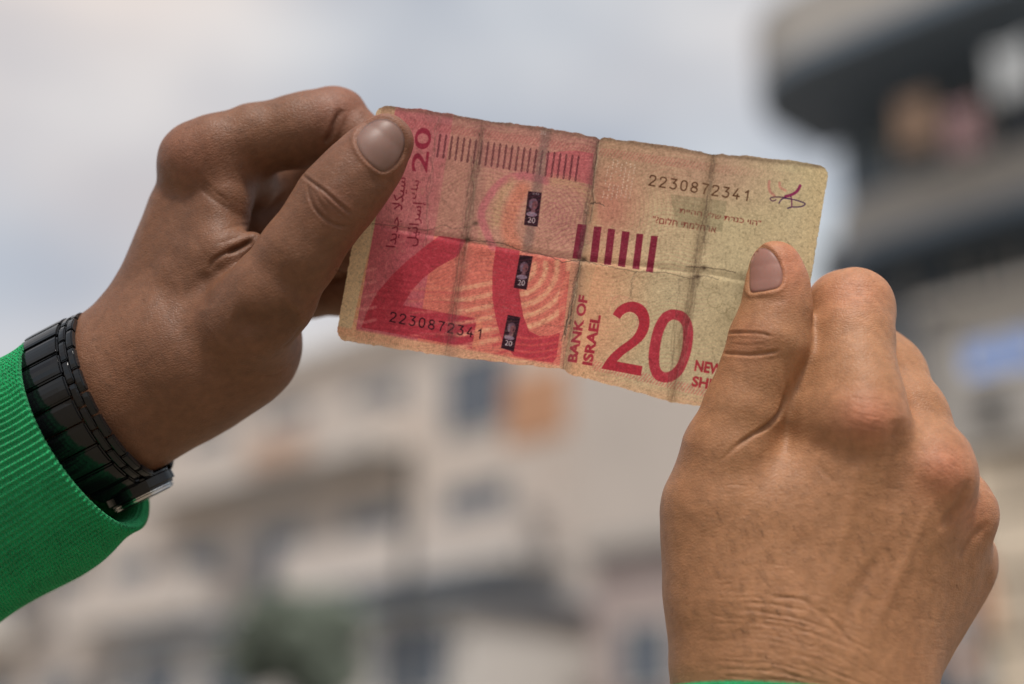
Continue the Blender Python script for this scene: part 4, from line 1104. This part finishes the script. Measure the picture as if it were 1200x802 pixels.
for _r in (0, 1): text(rev('"הוי כנרת שלי, ההיית'), (796, 250.5), (95, 15.5), (1.1, -7.4), (132, 30, 24), 1.0)
for _r in (0, 1): text(rev('או חלמתי חלום?"'), (764.5, 261), (74, 12), (1.2, -8.2), (132, 30, 24), 1.0)
AR = lambda *c: ''.join(chr(v) for v in c)[::-1]
for _r in (0, 1, 2): text(AR(0xFE91, 0xFEE8, 0xFEDA), (489.0, 234), (4.0, -22), (-9.5, -1.2), (122, 8, 36), 1.0)
for _r in (0, 1, 2): text(AR(0xFE87, 0xFEB3, 0xFEAE, 0xFE8D, 0xFE8B, 0xFEF4, 0xFEDE), (490.5, 289.5), (9.5, -52), (-16.0, -1.8), (122, 8, 36), 1.0)
for _r in (0, 1, 2): text(AR(0xFEB7, 0xFEF4, 0xFEDC, 0xFEFC), (474, 247), (5.2, -38), (-15, -1.8), (122, 8, 36), 1.0)
for _r in (0, 1, 2): text(AR(0xFE9F, 0xFEAA, 0xFEF3, 0xFEAA, 0xFE8D), (466, 291), (5.5, -36), (-14, -1.8), (122, 8, 36), 1.0)
# small 20 reading upwards beside the thumb
text('20', (500.5, 203), (6.0, -52), (-19.0, -2.0), (150, 18, 52), 0.98, bold=0.012)
# emblem in the corner
k = lambda *p: q4(6.68, 820, 170, *p)
stroke(k((545, 285), (541, 325), (553, 368), (583, 396)), 3.0, (196, 120, 106), 0.75, 0.8)
stroke(k((625, 296), (630, 332), (672, 358)), 2.8, (204, 130, 112), 0.75, 0.8)
stroke(k((786, 320), (764, 360), (724, 388), (672, 404)), 3.4, (142, 24, 84), 0.95, 0.5)
stroke(k((672, 412), (612, 408), (562, 412), (551, 424), (572, 440), (596, 430)), 1.3, (78, 30, 70), 0.95, 0.4)
stroke(k((620, 456), (652, 420), (720, 426), (780, 441), (825, 462), (792, 484), (722, 487), (688, 497)), 1.4, (64, 30, 84), 0.95, 0.4)
stroke(k((713, 402), (720, 440), (720, 486)), 1.4, (110, 26, 84), 0.95, 0.4)
# sticky grey patch with the watermark, smudges by the thumb
poly([(786, 228), (852, 236), (846, 272), (792, 266)], (132, 124, 92), 0.42, tex=0.5 + 0.8 * n_mid)
lay(0.45 * np.exp(-((PX - 874) / 10) ** 2 - ((PY - 338) / 20) ** 2) * n_fin * 1.5, (112, 102, 70))
lay(0.4 * np.exp(-((PX - 856) / 9) ** 2 - ((PY - 372) / 9) ** 2) * n_fin, (120, 108, 74))
for c in [(838, 352, 9), (846, 362, 6), (858, 368, 7), (830, 332, 7), (868, 350, 6)]:
    stroke([(c[0] + c[2] * math.cos(t), c[1] + c[2] * math.sin(t)) for t in np.linspace(0, 5.5, 9)], 0.7, (124, 108, 70), 0.45, 0.7)
# ---- wear: folds, cracks, grime
GR = (74, 58, 48)
def crack(pts, wd, a, col=GR, jit=0.5, soft=0.5):
    p = catmull(pts, 10); p = p + rng.normal(0, jit, p.shape); stroke(p, wd, col, a, soft, curve=False)
def fold(x0, y0, x1, y1, n, spread, a):
    for i in range(n):
        o = rng.normal(0, spread); t0, t1 = sorted(rng.random(2)) if i > 1 else (0, 1)
        f = lambda t: (x0 + (x1 - x0) * t + o + 1.2 * math.sin(t * 9 + i), y0 + (y1 - y0) * t)
        wob_ = np.cumsum(rng.normal(0, 0.8, 14)); wob_ -= np.linspace(wob_[0], wob_[-1], 14)
        q_ = [f(t0 + (t1 - t0) * q) for q in np.linspace(0, 1, 14)]
        crack([(x + w_, y) for (x, y), w_ in zip(q_, wob_)], 0.45 + 0.7 * rng.random(), a * (0.35 + 0.65 * rng.random()), jit=0.4, soft=0.7)
        if i % 2: crack([(x + w_ + 1.0, y) for (x, y), w_ in zip(q_, wob_)], 0.5, a * 0.5, (226, 206, 170), jit=0.4)      # rubbed ridge beside the crease
lay(0.30 * np.exp(-((PX - np.interp(PY, [162, 434], [701, 664])) / 7) ** 2) * (0.4 + n_mid), (96, 74, 70))
lay(0.28 * np.exp(-((PX - np.interp(PY, [141, 417], [566, 526])) / 8) ** 2) * (0.4 + n_mid), (104, 78, 74))
lay(0.34 * np.exp(-((PX - np.interp(PY, [181, 470], [836, 788])) / 7) ** 2) * (0.3 + n_mid), (112, 88, 60))
fold(702, 162, 662, 434, 16, 2.0, 0.4); fold(700, 166, 690, 262, 4, 1.0, 0.8); fold(681, 306, 660, 400, 6, 1.8, 0.85)
fold(566, 142, 524, 418, 18, 3.0, 0.28); fold(563, 150, 546, 282, 5, 2.0, 0.5); fold(836, 182, 790, 470, 18, 2.8, 0.26)
fold(832, 230, 810, 375, 7, 3.0, 0.5); fold(838, 183, 832, 228, 4, 1.5, 0.4); fold(516, 131, 506, 190, 3, 0.6, 0.35); fold(506, 190, 497, 290, 3, 0.8, 0.45)
fold(795, 320, 780, 465, 4, 2.0, 0.25); fold(745, 318, 738, 350, 2, 0.6, 0.35)
crack([(437, 262), (470, 266), (500, 270), (520, 264), (530, 268), (545, 267), (552, 266)], 0.8, 0.45)
crack([(548, 282), (566, 283), (590, 286), (612, 294), (640, 299), (660, 307), (680, 305), (690, 307)], 0.9, 0.75)
crack([(612, 296), (650, 301), (676, 306)], 0.7, 0.5, (60, 40, 36)); crack([(690, 308), (712, 312), (742, 318), (764, 319), (785, 321), (806, 326), (818, 326)], 0.8, 0.6)
crack([(804, 312), (820, 314), (838, 315), (862, 320)], 0.9, 0.75); crack([(812, 324), (828, 324), (842, 328)], 0.8, 0.6); crack([(692, 239), (700, 238), (708, 241)], 0.9, 0.8)
crack([(515, 352), (555, 356), (600, 362)], 0.6, 0.25); crack([(640, 380), (655, 383), (668, 383)], 0.7, 0.4)
for p in [(825, 314), (818, 324), (557, 262), (548, 281), (684, 304)]:
    lay(0.75 * np.exp(-((PX - p[0]) / 3.4) ** 2 - ((PY - p[1]) / 2.6) ** 2) * (0.5 + n_fin), (66, 50, 38))
for i in range(46):                                                     # tiny random creases
    x = rng.uniform(420, 950); y = np.interp(x, [443, 970], [140, 212]) + rng.uniform(0, 240); l_ = rng.uniform(5, 18); an = rng.choice([0.15, 1.7, 0.8, -0.5]) + rng.normal(0, .15)
    crack([(x + l_ * t * math.cos(an), y + l_ * t * math.sin(an)) for t in (0, .3, .7, 1)], 0.5, 0.15 + 0.2 * rng.random(), jit=0.3)
edge = np.minimum(s_top, 400)
lay(0.5 * np.exp(-(edge / 3.0) ** 2) * (0.5 + n_mid), (104, 84, 66))
lay(0.25 * (PX > 500) * np.exp(-(edge / 14) ** 2) * (PX < 700) * n_mid * 1.4, (110, 88, 84))
# fibre and fine grime everywhere
ART *= (0.86 + 0.16 * n_fin + 0.10 * n_mid + 0.10 * n_fib)[..., None]
lay(0.20 * ramp(n_mid, 0.55, 0.75) * ramp(n_fin, 0.45, 0.7), (120, 98, 66))
lay(0.16 * ramp(n_fin, 0.62, 0.8), (232, 214, 170))
lay(0.16 * ramp(n_fin, 0.36, 0.2), (104, 80, 52))
ART += (n_fib[..., None] - 0.5) * 14
img = bpy.data.images.new('banknote_print', TW, TH, alpha=False)
A_ = np.ones((TH, TW, 4), np.float32); A_[..., :3] = np.clip(ART[::-1] / 255.0, 0, 1); img.pixels.foreach_set(A_.ravel()); img.update(); img.pack()
# relief of the paper from the print's own wear (fold lines stand out, ink lies flat)
NX, NYY = 300, 156
fu = [0, .235, .49, .745, 1.0]
lat = {0: [(442, 123, 1), (568, 141.5, -1.2), (703, 161.5, 1.8), (837, 181, -.8), (972, 195, .6)],
       .5: [(418, 259, 1), (547, 283, -1.4), (683, 305, 1.6), (819, 319, -1.2), (948, 341, .6)],
       1: [(393, 398, 1.8), (526, 418, -.6), (661, 433, 3.0), (787, 471, .4), (925, 492, .8)]}
vs = [0, .5, 1]
G = np.array([[lat[v][i] for i in range(5)] for v in vs], float)                  # 3 x 5 x 3
U_ = np.linspace(0, 1, NX + 1); V_ = np.linspace(0, 1, NYY + 1)
UU, VV = np.meshgrid(U_, V_)
rc = 0.024; asp = 1.85                                                              # rounded corners
def corner(U, V):
    U, V = U.copy(), V.copy()
    for cu, cv in ((0, 0), (1, 0), (0, 1), (1, 1)):
        du = np.abs(U - cu); dv = np.abs(V - cv) / asp
        m = (du < rc) & (dv < rc)
        a_ = rc - du[m]; b_ = rc - dv[m]; mx_ = np.maximum(a_, b_); ln_ = np.hypot(a_, b_) + 1e-9
        a_, b_ = a_ * mx_ / ln_, b_ * mx_ / ln_
        nu = rc - a_; nv = (rc - b_) * asp
        U[m] = nu if cu == 0 else 1 - nu; V[m] = nv if cv == 0 else 1 - nv
    return U, V
U2, V2 = corner(UU, VV)
def colmix(U, row):
    out = np.zeros(U.shape + (3,))
    for c in range(3): out[..., c] = np.interp(U, fu, row[:, c])
    return out
t0, t1, t2 = colmix(U2, G[0]), colmix(U2, G[1]), colmix(U2, G[2])
v = V2[..., None]
pos = t0 * (2 * (v - .5) * (v - 1)) + t1 * (4 * v * (1 - v)) + t2 * (2 * v * (v - .5))
Xn, Yn, Zn = pos[..., 0].copy(), pos[..., 1].copy(), pos[..., 2].copy()
# each panel between folds bellies slightly; edges sag near the folds
ph = (np.interp(U2, fu, range(5))) % 1.0
belly = np.sin(ph * math.pi)
Zn += 0.9 * belly * np.sin(V2 * 2.2 + 0.4) - 0.35
Zn += 0.2 * np.sin(U2 * 17 + V2 * 5) + 0.07 * np.sin(U2 * 41 - V2 * 19 + 2 * np.sin(V2 * 7)) + 0.03 * np.sin(U2 * 83 + V2 * 45)
Zn += -0.55 * np.exp(-((V2 - .5) / .012) ** 2) + 0.3 * np.exp(-((V2 - .5) / .05) ** 2)
for f_ in fu[1:4]: Zn += -0.35 * np.exp(-((U2 - f_ - .0015 * np.sin(V2 * 40)) / .004) ** 2)
Yn += -2.2 * belly * (1 - V2) ** 3 * (ph > 0) + np.exp(-((U2 - .49) / .006) ** 2) * 2.6 * (1 - V2) ** 6 + 4.5 * np.clip((U2 - .49) / .012, 0, 1) * np.exp(-np.clip(U2 - .49, 0, 1) / .12) * V2 ** 8
rj = np.random.default_rng(11)
jt = np.cumsum(rj.normal(0, .34, NX + 1)); jt -= np.convolve(jt, np.ones(25) / 25, 'same'); jb = np.cumsum(rj.normal(0, .34, NX + 1)); jb -= np.convolve(jb, np.ones(25) / 25, 'same')
Yn += jt[None] * (1 - V2) ** 12 + jb[None] * V2 ** 12
js = rj.normal(0, .25, NYY + 1)[:, None]; Xn += js * U2 ** 40 + js[::-1] * (1 - U2) ** 40
Dn = D0 - Zn
Vc = np.stack([(Xn - 600) * K * Dn, (401 - Yn) * K * Dn, -Dn], -1).reshape(-1, 3)
ii = np.arange((NX + 1) * (NYY + 1)).reshape(NYY + 1, NX + 1)
Fn = np.stack([ii[1:, :-1], ii[1:, 1:], ii[:-1, 1:], ii[:-1, :-1]], -1).reshape(-1, 4)
nm = bpy.data.materials.new('banknote_paper'); nm.use_nodes = True; t = nm.node_tree; b = t.nodes['Principled BSDF']
ti = t.nodes.new('ShaderNodeTexImage'); ti.image = img; ti.interpolation = 'Cubic'
gm = t.nodes.new('ShaderNodeHueSaturation'); gm.inputs['Value'].default_value = 1.18; gm.inputs['Saturation'].default_value = 0.93
t.links.new(ti.outputs['Color'], gm.inputs['Color'])
t.links.new(gm.outputs[0], b.inputs['Base Color']); b.inputs['Roughness'].default_value = 0.55; b.inputs['Specular IOR Level'].default_value = 0.3
tr = t.nodes.new('ShaderNodeBsdfTranslucent'); t.links.new(gm.outputs[0], tr.inputs['Color'])
ms = t.nodes.new('ShaderNodeMixShader'); ms.inputs[0].default_value = 0.5
co = t.nodes.new('ShaderNodeTexCoord'); n1 = t.nodes.new('ShaderNodeTexNoise'); n1.inputs['Scale'].default_value = 900; n1.inputs['Detail'].default_value = 6
t.links.new(co.outputs['Object'], n1.inputs['Vector'])
bp = t.nodes.new('ShaderNodeBump'); bp.inputs['Strength'].default_value = 0.5; bp.inputs['Distance'].default_value = 0.00025; t.links.new(n1.outputs['Fac'], bp.inputs['Height'])
bw = t.nodes.new('ShaderNodeRGBToBW'); t.links.new(ti.outputs['Color'], bw.inputs[0])
bp2 = t.nodes.new('ShaderNodeBump'); bp2.inputs['Strength'].default_value = 0.35; bp2.inputs['Distance'].default_value = 0.0002; t.links.new(bw.outputs[0], bp2.inputs['Height']); t.links.new(bp.outputs[0], bp2.inputs['Normal'])
t.links.new(bp2.outputs[0], b.inputs['Normal']); t.links.new(bp2.outputs[0], tr.inputs['Normal'])
t.links.new(b.outputs[0], ms.inputs[1]); t.links.new(tr.outputs[0], ms.inputs[2]); t.links.new(ms.outputs[0], t.nodes['Material Output'].inputs['Surface'])
note = world_mesh('banknote', to_world(Vc), Fn, nm)
uvl = note.data.uv_layers.new(name='print')
uvv = np.stack([(Xn.ravel() - NX0) / NW, 1 - (Yn.ravel() - NY0) / NH], 1).astype(np.float32)
li = np.empty(len(note.data.loops), np.int32); note.data.loops.foreach_get('vertex_index', li); uvl.data.foreach_set('uv', uvv[li].ravel())
setp(note, 'worn and creased red and cream banknote stretched between the two thumbs', 'banknote')
del PX, PY, ART, A_, n_big, n_mid, n_fin, n_fib

# ------------------------------------------------------------------ sleeves
M_GREEN = bpy.data.materials.new('green_knit'); M_GREEN.use_nodes = True; t = M_GREEN.node_tree; b = t.nodes['Principled BSDF']
b.inputs['Roughness'].default_value = 0.95; b.inputs['Specular IOR Level'].default_value = 0.15; b.inputs['Sheen Weight'].default_value = 0.35; b.inputs['Sheen Roughness'].default_value = 0.5; b.inputs['Sheen Tint'].default_value = (0.4, 1, 0.6, 1)
uvn = t.nodes.new('ShaderNodeUVMap'); uvn.uv_map = 'knit'
mpn = t.nodes.new('ShaderNodeMapping'); mpn.inputs['Scale'].default_value = (1, 1, 1); t.links.new(uvn.outputs[0], mpn.inputs[0])
# fine stitches: short bars across each rib
wv = t.nodes.new('ShaderNodeTexWave'); wv.wave_type = 'BANDS'; wv.bands_direction = 'Y'; wv.inputs['Scale'].default_value = 0.32; wv.inputs['Distortion'].default_value = 3.0; wv.inputs['Detail'].default_value = 2; wv.inputs['Detail Scale'].default_value = 2.0
t.links.new(mpn.outputs[0], wv.inputs['Vector'])
co = t.nodes.new('ShaderNodeTexCoord'); n1 = t.nodes.new('ShaderNodeTexNoise'); n1.inputs['Scale'].default_value = 1600; n1.inputs['Detail'].default_value = 4; t.links.new(co.outputs['Object'], n1.inputs['Vector'])
n2 = t.nodes.new('ShaderNodeTexNoise'); n2.inputs['Scale'].default_value = 90; n2.inputs['Detail'].default_value = 4; t.links.new(co.outputs['Object'], n2.inputs['Vector'])
mxg = t.nodes.new('ShaderNodeMix'); mxg.data_type = 'RGBA'; mxg.inputs[6].default_value = (0.008, 0.24, 0.080, 1); mxg.inputs[7].default_value = (0.024, 0.50, 0.170, 1)
t.links.new(n2.outputs['Fac'], mxg.inputs[0]); t.links.new(mxg.outputs[2], b.inputs['Base Color'])
bp = t.nodes.new('ShaderNodeBump'); bp.inputs['Strength'].default_value = 1.0; bp.inputs['Distance'].default_value = 0.0006; t.links.new(wv.outputs['Fac'], bp.inputs['Height'])
bp2 = t.nodes.new('ShaderNodeBump'); bp2.inputs['Strength'].default_value = 0.7; bp2.inputs['Distance'].default_value = 0.00035; t.links.new(n1.outputs['Fac'], bp2.inputs['Height']); t.links.new(bp.outputs[0], bp2.inputs['Normal'])
t.links.new(bp2.outputs[0], b.inputs['Normal'])

def frame_from(axis, hint):
    a_ = axis / np.linalg.norm(axis); u = hint - (hint @ a_) * a_; u /= np.linalg.norm(u); return a_, u, np.cross(a_, u)
def sleeve(stations, hint, n_ribs, parent, rib=0.80, lip=2.4, label=None):
    """stations: (centre, half-width u, half-width v, extra(theta)->mm) along the arm, cuff first; ribs run along it"""
    cs = np.array([s_[0] for s_ in stations]); ws = np.array([[s_[1], s_[2]] for s_ in stations])
    m = 200; tt = np.linspace(0, 1, m); kt = np.linspace(0, 1, len(cs))
    def cm(a_): return catmull(a_, 60)[np.clip((tt * (len(a_) - 1) * 60).astype(int), 0, (len(a_) - 1) * 60)]
    Cc = cm(cs); Wc = cm(ws); NTH = n_ribs * 6; th = np.linspace(0, 2 * math.pi, NTH, endpoint=False)
    ln_ = np.concatenate([[0], np.cumsum(np.linalg.norm(np.diff(Cc, axis=0), axis=1))])
    a_, u, v = frame_from(cs[1] - cs[0], hint)
    rows = []; uvs = []
    prof = [(-4.5, 9.0), (-4.2, 4.0), (-3.6, 1.2), (-2.4, 0.15), (-1.0, -0.55)]           # inside of the cuff and its rolled lip: (radial, along)
    def ring(c, w_, off, vv, amp=1.0):
        r_ = off + rib * amp * (np.cos(th * n_ribs) * 0.5 - 0.5 + 0.12 * np.cos(th * n_ribs * 2)) + 0.5 * np.sin(th * 5 + vv * .11) * min(1, abs(vv) / 8) + 0.9 * np.sin(th * 3 + vv * 0.07 + 1) * min(1, vv / 25 if vv > 0 else 0)
        rows.append(c + np.outer(np.cos(th) * (w_[0] + r_), u) + np.outer(np.sin(th) * (w_[1] + r_), v)); uvs.append(vv)
    for dr, al in prof: ring(Cc[0] + a_ * al, Wc[0], dr, -al - 3, 0.5)
    for i in range(m): 
        k = math.exp(-ln_[i] / 4.0); ring(Cc[i], Wc[i], -0.3 * k, ln_[i])
    V = np.concatenate(rows); n = len(rows); idx = np.arange(n * NTH).reshape(n, NTH)
    F = np.stack([idx[:-1], np.roll(idx[:-1], -1, 1), np.roll(idx[1:], -1, 1), idx[1:]], -1).reshape(-1, 4)
    o = world_mesh('sleeve', to_world(V), F, M_GREEN, parent)
    uvl = o.data.uv_layers.new(name='knit'); li = np.empty(len(o.data.loops), np.int32); o.data.loops.foreach_get('vertex_index', li)
    uu = np.tile(th * n_ribs, n); vv = np.repeat(np.array(uvs), NTH); uvl.data.foreach_set('uv', np.stack([uu, vv], 1)[li].astype(np.float32).ravel())
    bm = bmesh.new(); bm.from_mesh(o.data); bmesh.ops.recalc_face_normals(bm, faces=bm.faces); bm.to_mesh(o.data); bm.free()
    return o
mmp = K * D0                                                                # mm per picture unit at the note
s1_ = sleeve([(P(100, 510, -2.4), 130 * mmp, 28), (P(80, 522, -3), 128 * mmp, 28.5), (P(40, 545, -6), 137 * mmp, 31), (P(-40, 590, -12), 147 * mmp, 35), (P(-160, 650, -20), 166 * mmp, 40), (P(-320, 740, -30), 180 * mmp, 44)],
       np.array([0.447, -0.894, 0.0]), 104, person)
s2_ = sleeve([(P(912, 825, 23), 139 * mmp, 26), (P(912, 848, 25.2), 146 * mmp, 28), (P(915, 920, 34), 162 * mmp, 33), (P(920, 1020, 44), 180 * mmp, 38), (P(925, 1160, 60), 190 * mmp, 42)],
       np.array([1.0, 0, 0.0]), 110, person)

# ------------------------------------------------------------------ wristwatch
M_CER = material('black_ceramic', (0.006, 0.0065, 0.008), 0.12, 0.0, spec=0.38)
M_STEEL = material('polished_steel', (0.52, 0.51, 0.50), 0.16, 1.0)
M_BLK = material('black_dial', (0.008, 0.008, 0.009), 0.3)
WC_ = P(129, 471, -6)                                                       # centre of the wrist
ax_f = np.array([-0.872, -0.436, -0.11]); ax_f /= np.linalg.norm(ax_f)      # towards the elbow
a_, u_, v_ = frame_from(ax_f, np.array([0.447, -0.894, 0.0]))               # u_: down the band in the picture, v_: out of it
if v_[2] < 0: v_ = -v_
RU, RV = 99 * mmp, 21.6
def wpt(th): return WC_ + u_ * RU * math.cos(th) + v_ * RV * math.sin(th)
def wfr(th):
    tg = -u_ * RU * math.sin(th) + v_ * RV * math.cos(th); tg /= np.linalg.norm(tg); return tg, np.cross(tg, a_) * (1 if np.cross(tg, a_) @ (wpt(th) - WC_) > 0 else -1)
watch = empty('wristwatch', tuple(to_world(WC_)[0]), 'black ceramic link bracelet wristwatch worn on the left wrist above the green cuff', 'watch')
# even steps round the bracelet
N_ = 720; ths = np.linspace(0, 2 * math.pi, N_ + 1); pp = np.array([wpt(q) for q in ths]); cl = np.concatenate([[0], np.cumsum(np.linalg.norm(np.diff(pp, axis=0), axis=1))])
PERIM = cl[-1]; NL = 22; pitch = PERIM / NL
def th_at(s_): return np.interp(s_ % PERIM, cl, ths)
def link_mesh(th0, th1, w0, w1, t_in, t_out, mat, name, bev, crown=0.25):
    """one bracelet link: follows the curve between two angles, from w0 to w1 across the band"""
    n = 5; m_ = 5; V = []
    for layer in (t_in, t_out):
        for i in range(n + 1):
            th = th0 + (th1 - th0) * i / n; tg, nn = wfr(th); p = wpt(th)
            for j in range(m_ + 1):
                w_ = w0 + (w1 - w0) * j / m_
                c_ = crown * (1 - (2 * i / n - 1) ** 4) * (1 - 0.5 * (2 * j / m_ - 1) ** 4) if layer == t_out else 0
                V.append(p + a_ * w_ + nn * (layer + c_))
    F = []; k = (n + 1) * (m_ + 1); id_ = lambda l, i, j: l * k + i * (m_ + 1) + j
    for i in range(n):
        for j in range(m_):
            F.append((id_(1, i, j), id_(1, i + 1, j), id_(1, i + 1, j + 1), id_(1, i, j + 1))); F.append((id_(0, i, j), id_(0, i, j + 1), id_(0, i + 1, j + 1), id_(0, i + 1, j)))
        F.append((id_(0, i, 0), id_(0, i + 1, 0), id_(1, i + 1, 0), id_(1, i, 0))); F.append((id_(0, i, m_), id_(1, i, m_), id_(1, i + 1, m_), id_(0, i + 1, m_)))
    for j in range(m_):
        F.append((id_(0, 0, j), id_(1, 0, j), id_(1, 0, j + 1), id_(0, 0, j + 1))); F.append((id_(0, n, j), id_(0, n, j + 1), id_(1, n, j + 1), id_(1, n, j)))
    o = world_mesh(name, to_world(np.array(V)), F, mat, watch, smooth=False)
    bm = bmesh.new(); bm.from_mesh(o.data); bmesh.ops.recalc_face_normals(bm, faces=bm.faces)
    ed = [e_ for e_ in bm.edges if len(e_.link_faces) == 2 and e_.calc_face_angle() > 0.9]
    bmesh.ops.bevel(bm, geom=ed, offset=bev * 0.001, segments=2, affect='EDGES', clamp_overlap=True)
    bm.to_mesh(o.data); bm.free(); return o
CASE0, CASE1 = -2.2, 2.4                                                    # the case sits at theta ~ 0 (lower end in the picture)
WB0, WB1 = -5.0, 12.5
for i in range(NL):
    s_ = (i + 0.5) * pitch
    if s_ < pitch * 1.1 or s_ > PERIM - pitch * 1.1: continue
    g_ = 0.22
    t0_, t1_ = th_at(s_ - pitch / 2 + g_), th_at(s_ + pitch / 2 - g_)
    link_mesh(t0_, t1_, WB0 + 4.6, WB1, 0.7, 3.0, M_CER, 'link', 0.5)                        # broad centre link
    t0b, t1b = th_at(s_ - pitch / 2 + g_ + pitch * .5), th_at(s_ + pitch / 2 - g_ + pitch * .5)
    link_mesh(t0b, t1b, WB0 + 2.3, WB0 + 4.4, 0.6, 2.6, M_CER, 'link', 0.3)                   # narrow rows on the hand side
    link_mesh(t0_, t1_, WB0, WB0 + 2.1, 0.5, 2.4, M_CER, 'link', 0.3)
# case, bezel, dial at the lower end of the wrist
tg0, nn0 = wfr(0.0); pc = wpt(0.0) + a_ * ((WB0 + WB1) / 2)
def disc(r, z0, z1, mat, name, bev, seg=64, rx=1.0):
    V = [pc + a_ * r * math.cos(q) * rx + tg0 * r * 0.88 * math.sin(q) + nn0 * z for z in (z0, z1) for q in np.linspace(0, 2 * math.pi, seg, endpoint=False)]
    F = [tuple(range(seg))[::-1], tuple(range(seg, 2 * seg))] + [(i, (i + 1) % seg, seg + (i + 1) % seg, seg + i) for i in range(seg)]
    o = world_mesh(name, to_world(np.array(V)), F, mat, watch, smooth=False)
    bm = bmesh.new(); bm.from_mesh(o.data); bmesh.ops.recalc_face_normals(bm, faces=bm.faces)
    bmesh.ops.bevel(bm, geom=[e_ for e_ in bm.edges if e_.calc_face_angle() > 0.9], offset=bev * 0.001, segments=3, affect='EDGES'); bm.to_mesh(o.data); bm.free(); return o
disc(10.6, 0.2, 4.4, M_CER, 'case', 0.9); disc(9.6, 4.45, 5.6, M_STEEL, 'bezel', 0.5); disc(8.2, 5.65, 5.8, M_BLK, 'dial', 0.03)
